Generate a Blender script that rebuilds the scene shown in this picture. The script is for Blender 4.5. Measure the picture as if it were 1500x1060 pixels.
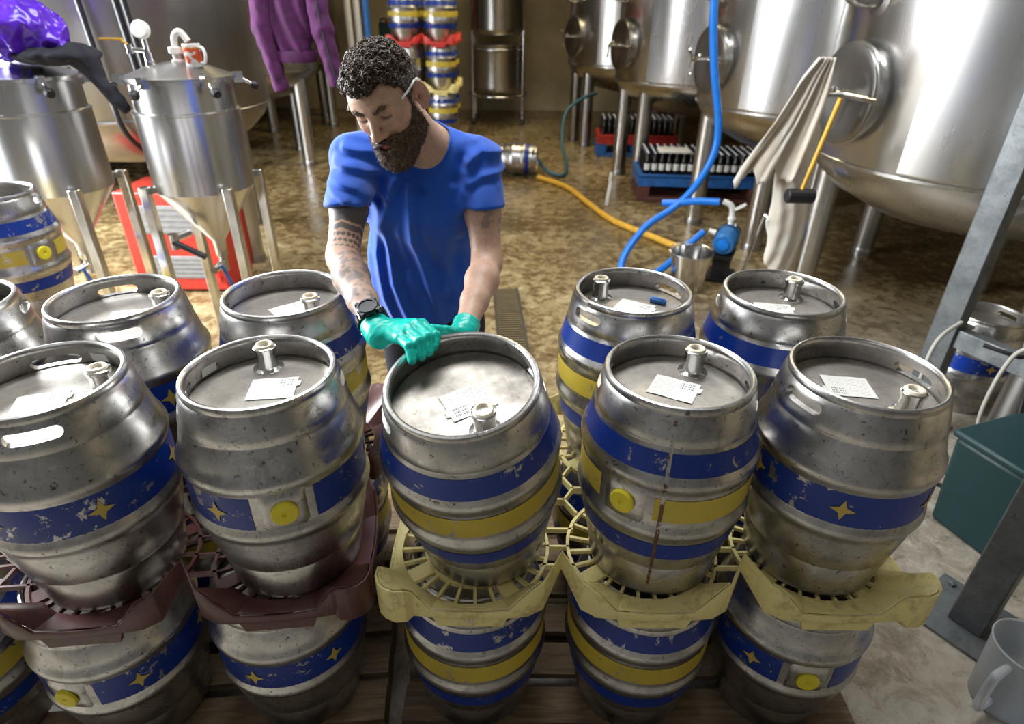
import bpy, bmesh, math, random
import numpy as np
from mathutils import Vector, Matrix, noise as mnoise

rng = random.Random(7)
nrng = np.random.default_rng(7)
SC = bpy.context.scene
COL = SC.collection
for o in list(bpy.data.objects):
    bpy.data.objects.remove(o)
R = math.radians

# ------------------------------------------------------------------ camera
CAM_Z = 1.875
TH, RO = R(30.26), R(0.63)
fw = Vector((0, math.cos(TH), -math.sin(TH)))
rt = Vector((1, 0, 0))
up = Vector((0, math.sin(TH), math.cos(TH)))
rt2 = rt * math.cos(RO) + up * math.sin(RO)
up2 = -rt * math.sin(RO) + up * math.cos(RO)
cd = bpy.data.cameras.new('camera')
cam = bpy.data.objects.new('camera', cd)
COL.objects.link(cam)
M = Matrix((rt2, up2, -fw)).transposed().to_4x4()
M.translation = (0, 0, CAM_Z)
cam.matrix_world = M
cd.sensor_width = 36.0
cd.lens = 897.0 / 1500.0 * 36.0
cd.clip_start = 0.05
cd.dof.use_dof = True
cd.dof.focus_distance = 1.42
cd.dof.aperture_fstop = 3.0
SC.camera = cam

# ------------------------------------------------------------------ world, lights, exposure
SC.view_settings.view_transform = 'Standard'
SC.view_settings.look = 'None'
SC.view_settings.gamma = 1.0
SC.view_settings.use_curve_mapping = False
SC.view_settings.exposure = 0.2
w = bpy.data.worlds.new('world')
SC.world = w
w.use_nodes = True
w.node_tree.nodes['Background'].inputs[0].default_value = (0.80, 0.90, 1.0, 1)
w.node_tree.nodes['Background'].inputs[1].default_value = 1.2

def area_light(name, loc, target, sx, sy, power, col):
    l = bpy.data.lights.new(name, 'AREA')
    l.shape = 'RECTANGLE'; l.size = sx; l.size_y = sy
    l.energy = power; l.color = col
    o = bpy.data.objects.new(name, l)
    COL.objects.link(o)
    o.location = loc
    o.rotation_euler = (Vector(target) - Vector(loc)).to_track_quat('-Z', 'Y').to_euler()
    return o

area_light('daylight_roller_door', (-4.9, 3.6, 2.3), (0.2, 2.3, 0.8), 4.2, 2.8, 980, (0.93, 0.97, 1.0))
area_light('skylight_front', (-0.4, 2.7, 4.5), (-0.2, 2.2, 0), 3.6, 1.0, 170, (0.96, 0.98, 1.0))
area_light('front_fill', (-1.2, -0.9, 4.5), (-0.4, 0.4, 0.6), 3.0, 1.0, 14, (0.96, 0.98, 1.0))  # weak fill added above the camera to lift the near sides, no real opening
area_light('skylight_rear', (0.4, 8.2, 4.5), (0.4, 8.0, 0), 3.0, 1.0, 130, (1.0, 0.84, 0.52))

# ------------------------------------------------------------------ materials
MATS = {}
def nt(name):
    m = bpy.data.materials.new(name)
    m.use_nodes = True
    n = m.node_tree
    b = n.nodes['Principled BSDF']
    MATS[name] = m
    return m, n, b

def node(n, t, **kw):
    x = n.nodes.new(t)
    for k, v in kw.items():
        setattr(x, k, v)
    return x

def ramp(n, fac, stops, interp='LINEAR'):
    r = node(n, 'ShaderNodeValToRGB')
    e = r.color_ramp.elements
    r.color_ramp.interpolation = interp
    while len(e) < len(stops):
        e.new(0.5)
    for el, (p, c) in zip(e, stops):
        el.position = p
        el.color = c if len(c) == 4 else (*c, 1)
    n.links.new(fac, r.inputs[0])
    return r.outputs[0]

def noisetex(n, scale, detail=4, rough=0.55, vec=None, dist=0.0):
    t = node(n, 'ShaderNodeTexNoise')
    t.inputs['Scale'].default_value = scale
    t.inputs['Detail'].default_value = detail
    t.inputs['Roughness'].default_value = rough
    t.inputs['Distortion'].default_value = dist
    if vec is not None:
        n.links.new(vec, t.inputs['Vector'])
    return t.outputs['Fac']

def mixc(n, fac, a, b, blend='MIX'):
    m = node(n, 'ShaderNodeMix', data_type='RGBA', blend_type=blend)
    for sock, v in ((m.inputs[0], fac), (m.inputs[6], a), (m.inputs[7], b)):
        if hasattr(v, 'links'):
            n.links.new(v, sock)
        elif isinstance(v, (int, float)):
            sock.default_value = v
        else:
            sock.default_value = (*v, 1) if len(v) == 3 else v
    return m.outputs[2]

def mathn(n, op, a, b=None, clamp=False):
    m = node(n, 'ShaderNodeMath', operation=op, use_clamp=clamp)
    for sock, v in zip(m.inputs, (a, b)):
        if v is None:
            continue
        if hasattr(v, 'links'):
            n.links.new(v, sock)
        else:
            sock.default_value = v
    return m.outputs[0]

def objvec(n, randomize=True, scale=(1, 1, 1)):
    tc = node(n, 'ShaderNodeTexCoord')
    mp = node(n, 'ShaderNodeMapping')
    mp.inputs['Scale'].default_value = scale
    n.links.new(tc.outputs['Object'], mp.inputs[0])
    if randomize:
        oi = node(n, 'ShaderNodeObjectInfo')
        cmb = node(n, 'ShaderNodeCombineXYZ')
        s = mathn(n, 'MULTIPLY', oi.outputs['Random'], 37.0)
        n.links.new(s, cmb.inputs[0]); n.links.new(s, cmb.inputs[1])
        n.links.new(cmb.outputs[0], mp.inputs['Location'])
    return mp.outputs[0]

def bump(n, b, h, strength, dist=0.002):
    bp = node(n, 'ShaderNodeBump')
    bp.inputs['Strength'].default_value = strength
    bp.inputs['Distance'].default_value = dist
    n.links.new(h, bp.inputs['Height'])
    n.links.new(bp.outputs[0], b.inputs['Normal'])

def simple(name, col, rough=0.5, metal=0.0, var=0.12, nscale=20, bumpy=0.0, **kw):
    m, n, b = nt(name)
    v = objvec(n)
    f = noisetex(n, nscale, 5, 0.6, v)
    dark = tuple(c * (1 - var * 2) for c in col)
    lite = tuple(min(1, c * (1 + var)) for c in col)
    n.links.new(ramp(n, f, [(0.3, dark), (0.7, lite)]), b.inputs['Base Color'])
    b.inputs['Metallic'].default_value = metal
    rr = ramp(n, f, [(0.3, (rough * 0.85,) * 3), (0.7, (min(1, rough * 1.15),) * 3)])
    n.links.new(rr, b.inputs['Roughness'])
    if bumpy:
        bump(n, b, f, bumpy)
    for k, val in kw.items():
        b.inputs[k].default_value = val
    return m

def steel(name, base, rough, dirt, dirtcol, nscale=9, scratch=0.5, stretch=(1, 1, 1), spots=0.0):
    """worn metal: broad tarnish, small dark specks and scratches"""
    m, n, b = nt(name)
    v = objvec(n, True, stretch)
    big = noisetex(n, nscale, 5, 0.6, v)
    fine = noisetex(n, nscale * 9, 4, 0.7, v, 0.6)
    c1 = ramp(n, big, [(0.32, tuple(c * 0.66 for c in base)), (0.62, base)])
    sp = ramp(n, fine, [(0.32, (1, 1, 1)), (0.40, (0, 0, 0))])
    spm = mathn(n, 'MULTIPLY', sp, dirt)
    c2 = mixc(n, spm, c1, dirtcol)
    mot = noisetex(n, nscale * 2.6, 7, 0.75, v, 0.9)
    mm = ramp(n, mot, [(0.36, (1, 1, 1)), (0.50, (0, 0, 0))])
    c2 = mixc(n, mathn(n, 'MULTIPLY', mm, dirt * 0.6), c2, tuple(x * 0.45 for x in base))
    if spots > 0:
        drip = noisetex(n, nscale * 4.0, 2, 0.4, v)
        dm = ramp(n, drip, [(0.70, (0, 0, 0)), (0.74, (1, 1, 1))])
        c2 = mixc(n, mathn(n, 'MULTIPLY', dm, spots), c2, (0.75, 0.74, 0.70))
    n.links.new(c2, b.inputs['Base Color'])
    b.inputs['Metallic'].default_value = 1.0
    r1 = ramp(n, big, [(0.3, (rough * 1.35,) * 3), (0.7, (rough * 0.85,) * 3)])
    n.links.new(r1, b.inputs['Roughness'])
    if scratch:
        bump(n, b, fine, scratch * 0.25, 0.001)
    return m

steel('keg_steel', (0.62, 0.605, 0.585), 0.29, 0.9, (0.06, 0.055, 0.05), 8, 0.9, spots=0.5)
steel('keg_head', (0.40, 0.37, 0.33), 0.48, 0.55, (0.16, 0.12, 0.08), 11, 0.4)
steel('tank_steel', (0.66, 0.65, 0.63), 0.25, 0.12, (0.25, 0.24, 0.22), 1.6, 0.0, (1, 1, 0.25))
steel('tank_dark', (0.42, 0.41, 0.40), 0.30, 0.2, (0.15, 0.14, 0.13), 1.6, 0.0, (1, 1, 0.25))
steel('polished', (0.76, 0.75, 0.73), 0.16, 0.1, (0.3, 0.3, 0.3), 6, 0.05)
steel('frame_steel', (0.26, 0.28, 0.29), 0.52, 0.7, (0.10, 0.08, 0.06), 9, 0.6)
simple('blue_pl', (0.02, 0.13, 0.42), 0.45, 0, 0.2)
simple('red_pl', (0.50, 0.035, 0.03), 0.45, 0, 0.2)
simple('red_cab', (0.62, 0.045, 0.03), 0.4, 0, 0.1, 4)
simple('grey_grille', (0.30, 0.30, 0.30), 0.5)
simple('black_rub', (0.012, 0.012, 0.014), 0.5)
simple('hose_blue', (0.01, 0.19, 0.72), 0.32, 0, 0.06)
simple('hose_yellow', (0.72, 0.40, 0.04), 0.45, 0, 0.15)
simple('hose_green', (0.02, 0.10, 0.14), 0.45, 0, 0.1)
simple('hose_grey', (0.42, 0.40, 0.35), 0.5, 0, 0.1)
simple('white_pl', (0.80, 0.79, 0.74), 0.4, 0, 0.05)
simple('cream', (0.78, 0.70, 0.55), 0.45, 0, 0.1, 60)
simple('bung_yellow', (0.86, 0.72, 0.03), 0.42, 0, 0.06, 30)
simple('bottle', (0.010, 0.008, 0.007), 0.12, 0, 0.1)
simple('cap_silver', (0.7, 0.7, 0.72), 0.3, 1.0, 0.05)
simple('shirt', (0.012, 0.105, 0.60), 0.85, 0, 0.10, 12, **{'Sheen Weight': 0.25})
simple('trousers', (0.018, 0.020, 0.032), 0.85, 0, 0.2, 30)
simple('boot', (0.02, 0.018, 0.016), 0.5)
simple('glove', (0.0, 0.50, 0.40), 0.33, 0, 0.05, 40)
simple('watch', (0.010, 0.011, 0.016), 0.32)
simple('fleece', (0.085, 0.012, 0.080), 0.95, 0, 0.25, 30, 0.3)
simple('fleece_dark', (0.02, 0.02, 0.03), 0.9, 0, 0.2, 30)
simple('bag_purple', (0.12, 0.025, 0.62), 0.22, 0, 0.2, 10)
simple('teal_pl', (0.0, 0.028, 0.031), 0.5, 0, 0.1)
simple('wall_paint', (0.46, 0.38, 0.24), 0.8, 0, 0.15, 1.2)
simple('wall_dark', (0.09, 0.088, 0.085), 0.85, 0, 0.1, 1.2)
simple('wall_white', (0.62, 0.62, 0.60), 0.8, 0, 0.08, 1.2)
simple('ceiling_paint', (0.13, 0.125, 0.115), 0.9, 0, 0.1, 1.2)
simple('pump_blue', (0.02, 0.16, 0.45), 0.4, 0, 0.15)
simple('grate', (0.05, 0.045, 0.035), 0.6, 0.3)
simple('grate_bars', (0.22, 0.18, 0.11), 0.5, 0.5)
simple('timber_shelf', (0.30, 0.20, 0.10), 0.7)
simple('clear_frame', (0.85, 0.86, 0.85), 0.15, 0, 0.02, 20, **{'Transmission Weight': 0.5})

def mat_paint(name, col, wear=0.515):
    m, n, b = nt(name)
    v = objvec(n)
    f = noisetex(n, 26, 6, 0.7, v, 0.4)
    g = noisetex(n, 5, 3, 0.5, v)
    msk = mathn(n, 'ADD', f, mathn(n, 'MULTIPLY', g, 0.35))
    k = ramp(n, msk, [(wear + 0.02, (1, 1, 1)), (wear + 0.06, (0, 0, 0))])
    c = mixc(n, ramp(n, g, [(0.3, (0.75,) * 3), (0.7, (1.1,) * 3)]), (0, 0, 0), col)
    c = mixc(n, 1.0, ramp(n, g, [(0.3, tuple(x * 0.72 for x in col)), (0.7, col)]), (1, 1, 1), 'MULTIPLY')
    n.links.new(mixc(n, k, c, (0.50, 0.49, 0.47)), b.inputs['Base Color'])
    n.links.new(k, b.inputs['Metallic'])
    b.inputs['Roughness'].default_value = 0.36
    return m
mat_paint('paint_blue', (0.002, 0.036, 0.30))
mat_paint('paint_yellow', (0.70, 0.53, 0.06), 0.505)
mat_paint('paint_star', (0.70, 0.50, 0.10), 0.48)
mat_paint('rust', (0.16, 0.055, 0.02), 0.60)
mat_paint('red_scuff', (0.55, 0.05, 0.04), 0.60)

def mat_plastic(name, col, dirtcol, spec=0.42):
    m, n, b = nt(name)
    v = objvec(n)
    f = noisetex(n, 13, 7, 0.72, v)
    g = noisetex(n, 50, 4, 0.7, v)
    k = ramp(n, mathn(n, 'ADD', mathn(n, 'MULTIPLY', f, 0.7), mathn(n, 'MULTIPLY', g, 0.3)), [(0.36, (1, 1, 1)), (0.50, (0, 0, 0))])
    n.links.new(mixc(n, mathn(n, 'MULTIPLY', k, 0.7), col, dirtcol), b.inputs['Base Color'])
    b.inputs['Roughness'].default_value = spec
    bump(n, b, g, 0.15, 0.001)
    return m
mat_plastic('loc_yellow', (0.88, 0.76, 0.32), (0.36, 0.26, 0.10))
mat_plastic('loc_brown', (0.115, 0.042, 0.034), (0.04, 0.02, 0.018), 0.34)
mat_plastic('loc_red', (0.70, 0.05, 0.04), (0.25, 0.04, 0.03))

def mat_wood():
    m, n, b = nt('wood')
    v = objvec(n, True, (1.2, 14, 14))
    f = noisetex(n, 5, 6, 0.65, v, 0.5)
    n.links.new(ramp(n, f, [(0.25, (0.05, 0.033, 0.02)), (0.55, (0.17, 0.115, 0.065)), (0.8, (0.28, 0.20, 0.12))]), b.inputs['Base Color'])
    b.inputs['Roughness'].default_value = 0.75
    bump(n, b, f, 0.4, 0.003)
mat_wood()

def mat_floor():
    m, n, b = nt('floor_concrete')
    tc = node(n, 'ShaderNodeTexCoord')
    v = tc.outputs['Object']
    a = noisetex(n, 0.7, 6, 0.62, v, 0.4)
    c = noisetex(n, 10.0, 8, 0.76, v, 0.5)
    d = noisetex(n, 26, 4, 0.7, v)
    mixf = mathn(n, 'ADD', mathn(n, 'MULTIPLY', a, 0.42), mathn(n, 'MULTIPLY', c, 0.58))
    # rusty brown wet film over a pale cream screed, worn through in blotches
    warm = ramp(n, mixf, [(0.38, (0.075, 0.045, 0.018)), (0.48, (0.17, 0.115, 0.050)), (0.55, (0.34, 0.26, 0.13)), (0.66, (0.55, 0.47, 0.31))])
    grey = ramp(n, mixf, [(0.34, (0.12, 0.10, 0.075)), (0.46, (0.30, 0.265, 0.21)), (0.62, (0.46, 0.42, 0.36))])
    sep = node(n, 'ShaderNodeSeparateXYZ'); n.links.new(v, sep.inputs[0])
    # greyer bare concrete around the pallets and along the tank row
    gx = mathn(n, 'MULTIPLY', mathn(n, 'SUBTRACT', sep.outputs[0], 0.4), 0.9, True)
    gy = mathn(n, 'MULTIPLY', mathn(n, 'SUBTRACT', 4.4, sep.outputs[1]), 0.6, True)
    gf = mathn(n, 'MULTIPLY', mathn(n, 'SUBTRACT', 1.6, sep.outputs[1]), 2.0, True)
    col = mixc(n, mathn(n, 'MAXIMUM', mathn(n, 'MULTIPLY', gx, gy), gf), warm, grey)
    sp = ramp(n, d, [(0.30, (1, 1, 1)), (0.37, (0, 0, 0))])
    col = mixc(n, mathn(n, 'MULTIPLY', sp, 0.7), col, (0.035, 0.025, 0.015))
    n.links.new(col, b.inputs['Base Color'])
    n.links.new(ramp(n, mixf, [(0.40, (0.12,) * 3), (0.58, (0.42,) * 3)]), b.inputs['Roughness'])
    bump(n, b, c, 0.2, 0.006)
mat_floor()

def mat_label():
    m, n, b = nt('label_paper')
    uv = node(n, 'ShaderNodeUVMap')
    sep = node(n, 'ShaderNodeSeparateXYZ'); n.links.new(uv.outputs[0], sep.inputs[0])
    U, V = sep.outputs[0], sep.outputs[1]
    def inside(s, lo, hi):
        return mathn(n, 'MULTIPLY', mathn(n, 'GREATER_THAN', s, lo), mathn(n, 'LESS_THAN', s, hi))
    def noise1(su, sv, thr):
        cmb = node(n, 'ShaderNodeCombineXYZ')
        n.links.new(mathn(n, 'FLOOR', mathn(n, 'MULTIPLY', U, su)), cmb.inputs[0])
        n.links.new(mathn(n, 'FLOOR', mathn(n, 'MULTIPLY', V, sv)), cmb.inputs[1])
        wn = node(n, 'ShaderNodeTexWhiteNoise', noise_dimensions='2D')
        n.links.new(cmb.outputs[0], wn.inputs['Vector'])
        return mathn(n, 'GREATER_THAN', wn.outputs['Value'], thr)
    rows = mathn(n, 'GREATER_THAN', mathn(n, 'FRACT', mathn(n, 'MULTIPLY', V, 9.0)), 0.42)
    bars = mathn(n, 'MULTIPLY', mathn(n, 'MULTIPLY', inside(U, 0.58, 0.93), inside(V, 0.56, 0.90)), mathn(n, 'MULTIPLY', rows, noise1(70, 0.1, 0.5)))
    rows2 = mathn(n, 'GREATER_THAN', mathn(n, 'FRACT', mathn(n, 'MULTIPLY', V, 13.0)), 0.68)
    txt = mathn(n, 'MULTIPLY', mathn(n, 'MULTIPLY', inside(U, 0.07, 0.52), inside(V, 0.1, 0.92)), mathn(n, 'MULTIPLY', rows2, noise1(46, 13, 0.42)))
    txt2 = mathn(n, 'MULTIPLY', mathn(n, 'MULTIPLY', inside(U, 0.56, 0.9), inside(V, 0.08, 0.45)), mathn(n, 'MULTIPLY', rows2, noise1(46, 13, 0.7)))
    ink = mathn(n, 'ADD', mathn(n, 'MULTIPLY', bars, 0.85), mathn(n, 'MULTIPLY', mathn(n, 'ADD', txt, txt2), 0.35), True)
    n.links.new(mixc(n, ink, (0.80, 0.79, 0.74), (0.05, 0.06, 0.10)), b.inputs['Base Color'])
    b.inputs['Roughness'].default_value = 0.6
mat_label()

def mat_attr(name, rough, sss=0.0, bumps=None):
    m, n, b = nt(name)
    at = node(n, 'ShaderNodeAttribute', attribute_name='Col')
    v = objvec(n, False)
    f = noisetex(n, 90, 4, 0.6, v)
    n.links.new(mixc(n, 1.0, at.outputs['Color'], ramp(n, f, [(0.3, (0.86,) * 3), (0.7, (1.06,) * 3)]), 'MULTIPLY'), b.inputs['Base Color'])
    b.inputs['Roughness'].default_value = rough
    if sss:
        b.inputs['Subsurface Weight'].default_value = sss
        b.inputs['Subsurface Radius'].default_value = (0.010, 0.004, 0.002)
        b.inputs['Subsurface Scale'].default_value = 0.6
    if bumps:
        bump(n, b, noisetex(n, bumps, 3, 0.6, v), 0.2, 0.001)
    return m
mat_attr('skin', 0.48, 0.12, 320)
mat_attr('hairmat', 0.42)

def mat_fabric_bag():
    m, n, b = nt('filter_cloth')
    v = objvec(n, False, (1, 1, 0.4))
    f = noisetex(n, 8, 4, 0.6, v)
    n.links.new(ramp(n, f, [(0.3, (0.66, 0.56, 0.42)), (0.65, (0.80, 0.78, 0.72))]), b.inputs['Base Color'])
    b.inputs['Roughness'].default_value = 0.7
    b.inputs['Transmission Weight'].default_value = 0.15
mat_fabric_bag()
def mat_clear():
    m, n, b = nt('clear_plastic')
    b.inputs['Base Color'].default_value = (0.82, 0.86, 0.90, 1)
    b.inputs['Transmission Weight'].default_value = 0.75
    b.inputs['Roughness'].default_value = 0.3
    b.inputs['IOR'].default_value = 1.3
    m2, n2, b2 = nt('clear_blue')
    b2.inputs['Base Color'].default_value = (0.45, 0.55, 0.90, 1)
    b2.inputs['Transmission Weight'].default_value = 0.7
    b2.inputs['Roughness'].default_value = 0.3
    b2.inputs['IOR'].default_value = 1.3
mat_clear()
def mat_mug():
    m, n, b = nt('mug_print')
    tc = node(n, 'ShaderNodeTexCoord')
    sep = node(n, 'ShaderNodeSeparateXYZ'); n.links.new(tc.outputs['Object'], sep.inputs[0])
    z = ramp(n, mathn(n, 'MULTIPLY', sep.outputs[2], 10.0), [(0.0, (0.8, 0.8, 0.78)), (0.16, (0.62, 0.10, 0.03)), (0.80, (0.75, 0.35, 0.08)), (0.86, (0.8, 0.8, 0.78))], 'CONSTANT')
    v = noisetex(n, 35, 3, 0.6, tc.outputs['Object'])
    n.links.new(mixc(n, ramp(n, v, [(0.52, (0, 0, 0)), (0.58, (1, 1, 1))]), z, (0.8, 0.76, 0.7)), b.inputs['Base Color'])
    b.inputs['Roughness'].default_value = 0.2
mat_mug()

# ------------------------------------------------------------------ mesh helpers
class MB:
    def __init__(s):
        s.v = []; s.f = []
    def add(s, verts, faces):
        o = len(s.v)
        s.v += [tuple(p) for p in verts]
        s.f += [tuple(i + o for i in f) for f in faces]
        return s
    def box(s, c, d, rot=None, taper=1.0):
        c = Vector(c)
        vs = []
        for x, y, z in [(-1, -1, -1), (1, -1, -1), (1, 1, -1), (-1, 1, -1), (-1, -1, 1), (1, -1, 1), (1, 1, 1), (-1, 1, 1)]:
            t = taper if z > 0 else 1.0
            p = Vector((x * d[0] / 2 * t, y * d[1] / 2 * t, z * d[2] / 2))
            if rot is not None:
                p = rot @ p
            vs.append(c + p)
        return s.add(vs, [(3, 2, 1, 0), (4, 5, 6, 7), (0, 1, 5, 4), (1, 2, 6, 5), (2, 3, 7, 6), (3, 0, 4, 7)])
    def lathe(s, prof, seg=32, c=(0, 0, 0), rot=None, a0=0.0, a1=360.0, caps=False):
        c = Vector(c)
        full = abs(a1 - a0 - 360) < 1e-6
        n = seg if full else seg + 1
        vs = []
        for i in range(n):
            a = R(a0 + (a1 - a0) * i / seg)
            for r, z in prof:
                p = Vector((r * math.cos(a), r * math.sin(a), z))
                if rot is not None:
                    p = rot @ p
                vs.append(c + p)
        k = len(prof)
        fs = []
        for i in range(seg):
            j = (i + 1) % n
            for q in range(k - 1):
                fs.append((i * k + q, j * k + q, j * k + q + 1, i * k + q + 1))
        if caps:
            if prof[0][0] > 1e-6 and full:
                fs.append(tuple(i * k for i in range(n))[::-1])
            if prof[-1][0] > 1e-6 and full:
                fs.append(tuple(i * k + k - 1 for i in range(n)))
        return s.add(vs, fs)
    def cyl(s, a, b, r0, r1=None, seg=16):
        a, b = Vector(a), Vector(b)
        r1 = r0 if r1 is None else r1
        q = (b - a).to_track_quat('Z', 'Y').to_matrix()
        L = (b - a).length
        return s.lathe([(r0, 0), (r1, L)], seg, a, q, caps=True)
    def tube(s, pts, r, seg=10, sub=6, closed=False):
        P = [Vector(p) for p in pts]
        if sub > 1 and len(P) > 2:
            Q = []
            n = len(P)
            for i in range(n - 1):
                p0 = P[max(i - 1, 0)]; p1 = P[i]; p2 = P[i + 1]; p3 = P[min(i + 2, n - 1)]
                for k in range(sub):
                    t = k / sub
                    Q.append(0.5 * ((2 * p1) + (p2 - p0) * t + (2 * p0 - 5 * p1 + 4 * p2 - p3) * t * t + (3 * p1 - p0 - 3 * p2 + p3) * t ** 3))
            Q.append(P[-1])
            P = Q
        rs = r if callable(r) else (lambda t: r)
        t0 = (P[1] - P[0]).normalized()
        nrm = t0.orthogonal().normalized()
        vs = []; n = len(P)
        for i, p in enumerate(P):
            t = (P[min(i + 1, n - 1)] - P[max(i - 1, 0)]).normalized()
            nrm = (nrm - t * nrm.dot(t)).normalized()
            bn = t.cross(nrm)
            rr = rs(i / (n - 1))
            for k in range(seg):
                a = 2 * math.pi * k / seg
                vs.append(p + (nrm * math.cos(a) + bn * math.sin(a)) * rr)
        fs = []
        for i in range(n - 1):
            for k in range(seg):
                fs.append((i * seg + k, i * seg + (k + 1) % seg, (i + 1) * seg + (k + 1) % seg, (i + 1) * seg + k))
        fs.append(tuple(range(seg))[::-1])
        fs.append(tuple((n - 1) * seg + k for k in range(seg)))
        return s.add(vs, fs)
    def mesh(s, name, matname, smooth=40):
        me = bpy.data.meshes.new(name)
        me.from_pydata(s.v, [], s.f)
        me.materials.append(MATS[matname])
        if smooth:
            me.shade_smooth()
            me.set_sharp_from_angle(angle=R(smooth))
        me.update()
        return me
    def obj(s, name, matname, parent=None, loc=(0, 0, 0), rotz=0, smooth=40, bevel=0):
        o = link(name, s.mesh(name, matname, smooth), parent, loc, rotz)
        if bevel:
            md = o.modifiers.new('bevel', 'BEVEL')
            md.width = bevel; md.segments = 2; md.limit_method = 'ANGLE'
        return o

def link(name, data, parent=None, loc=(0, 0, 0), rotz=0):
    o = bpy.data.objects.new(name, data)
    COL.objects.link(o)
    o.location = loc
    o.rotation_euler = (0, 0, rotz)
    if parent is not None:
        o.parent = parent
    return o

def tag(o, label, cat, group=None):
    o['label'] = label; o['category'] = cat
    if group:
        o['group'] = group
    return o
def thing(name, label, cat, loc=(0, 0, 0), rotz=0, group=None):
    return tag(link(name, None, None, loc, rotz), label, cat, group)
def struct(o):
    o['kind'] = 'structure'
    return o
def bake(o, name):
    """apply the modifiers of o into a fresh mesh"""
    dg = bpy.context.evaluated_depsgraph_get()
    dg.update()
    me = bpy.data.meshes.new_from_object(o.evaluated_get(dg))
    me.name = name
    bpy.data.objects.remove(o)
    return me

# ------------------------------------------------------------------ room
def plane_box(name, c, d, m):
    return struct(MB().box(c, d).obj(name, m, smooth=0))
plane_box('floor', (0, 5.5, -0.05), (11.4, 17.0, 0.1), 'floor_concrete')
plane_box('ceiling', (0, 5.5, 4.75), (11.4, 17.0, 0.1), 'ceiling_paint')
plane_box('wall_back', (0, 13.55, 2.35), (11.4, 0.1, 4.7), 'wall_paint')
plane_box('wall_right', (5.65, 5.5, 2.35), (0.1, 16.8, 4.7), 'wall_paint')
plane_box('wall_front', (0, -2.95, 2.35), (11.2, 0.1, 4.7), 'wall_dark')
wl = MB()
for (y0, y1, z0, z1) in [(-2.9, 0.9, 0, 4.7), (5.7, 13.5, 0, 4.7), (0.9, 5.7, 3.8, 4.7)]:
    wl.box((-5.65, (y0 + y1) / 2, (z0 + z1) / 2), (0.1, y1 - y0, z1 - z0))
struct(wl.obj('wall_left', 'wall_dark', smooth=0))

# ------------------------------------------------------------------ kegs
KH = 0.53
def keg_body_mesh():
    prof = [(0.0, 0.050), (0.128, 0.045), (0.138, 0.010), (0.142, 0.002), (0.147, 0.0), (0.152, 0.004), (0.154, 0.014),
            (0.158, 0.045), (0.1675, 0.098), (0.1668, 0.103), (0.1668, 0.107), (0.170, 0.112), (0.181, 0.165), (0.187, 0.203),
            (0.189, 0.214), (0.1945, 0.222), (0.197, 0.232), (0.1955, 0.243), (0.191, 0.252), (0.190, 0.262),
            (0.191, 0.300), (0.190, 0.336), (0.191, 0.346), (0.1955, 0.355), (0.197, 0.366), (0.1945, 0.376), (0.189, 0.384),
            (0.185, 0.398), (0.174, 0.443), (0.1715, 0.447), (0.1715, 0.451), (0.1730, 0.456), (0.170, 0.468), (0.162, 0.506), (0.1565, 0.514),
            (0.1575, 0.519), (0.1575, 0.525), (0.155, 0.5295), (0.1505, 0.531), (0.146, 0.529), (0.1435, 0.524), (0.1435, 0.517),
            (0.146, 0.508), (0.153, 0.480), (0.153, 0.470), (0.0, 0.470)]
    o = MB().lathe(prof, 96).obj('tmp', 'keg_steel')
    bm = bmesh.new(); bm.from_mesh(o.data)
    bmesh.ops.remove_doubles(bm, verts=bm.verts, dist=1e-5)
    bm.to_mesh(o.data); bm.free()
    c = MB()
    for s in (1, -1):   # stadium shaped hand holes through the collar
        pts = []
        hw, hh = 0.036, 0.0125
        for k in range(9):
            a = -math.pi / 2 + math.pi * k / 8
            pts.append((hw + hh * math.cos(a), hh * math.sin(a)))
        for k in range(9):
            a = math.pi / 2 + math.pi * k / 8
            pts.append((-hw + hh * math.cos(a), hh * math.sin(a)))
        n = len(pts)
        vs = [(s * 0.11, y, 0.489 + z) for y, z in pts] + [(s * 0.22, y, 0.489 + z) for y, z in pts]
        fs = [(i, (i + 1) % n, n + (i + 1) % n, n + i) for i in range(n)] + [tuple(range(n))[::-1], tuple(range(n, 2 * n))]
        c.add(vs, fs)
    co = c.obj('tmpc', 'keg_steel')
    bm = bmesh.new(); bm.from_mesh(co.data); bmesh.ops.recalc_face_normals(bm, faces=bm.faces); bm.to_mesh(co.data); bm.free()
    bm = bmesh.new(); bm.from_mesh(o.data); bmesh.ops.recalc_face_normals(bm, faces=bm.faces); bm.to_mesh(o.data); bm.free()
    md = o.modifiers.new('b', 'BOOLEAN'); md.object = co; md.operation = 'DIFFERENCE'; md.solver = 'EXACT'
    me = bake(o, 'keg_body')
    bpy.data.objects.remove(co)
    me.shade_smooth(); me.set_sharp_from_angle(angle=R(42))
    return me
KEG_BODY = keg_body_mesh()
KEG_LOW = MB().lathe([(0.0, 0.05), (0.147, 0.0), (0.154, 0.014), (0.168, 0.105), (0.187, 0.203), (0.197, 0.232), (0.190, 0.255), (0.190, 0.345), (0.197, 0.366),
                      (0.188, 0.388), (0.1715, 0.449), (0.1575, 0.515), (0.152, 0.531), (0.1435, 0.52), (0.153, 0.466), (0, 0.466)], 32).mesh('keg_body_far', 'keg_steel')
KEG_HEAD = MB().lathe([(0.152, 0.4705), (0.149, 0.474), (0.143, 0.4745), (0.138, 0.4735), (0.10, 0.4755), (0.0, 0.477)], 64).mesh('keg_head', 'keg_head')
VALVE = MB().lathe([(0.034, 0.0), (0.033, 0.003), (0.023, 0.006), (0.0215, 0.010), (0.0215, 0.046), (0.025, 0.048), (0.025, 0.055), (0.022, 0.057), (0.0, 0.057)], 28).mesh('valve', 'polished')
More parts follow.
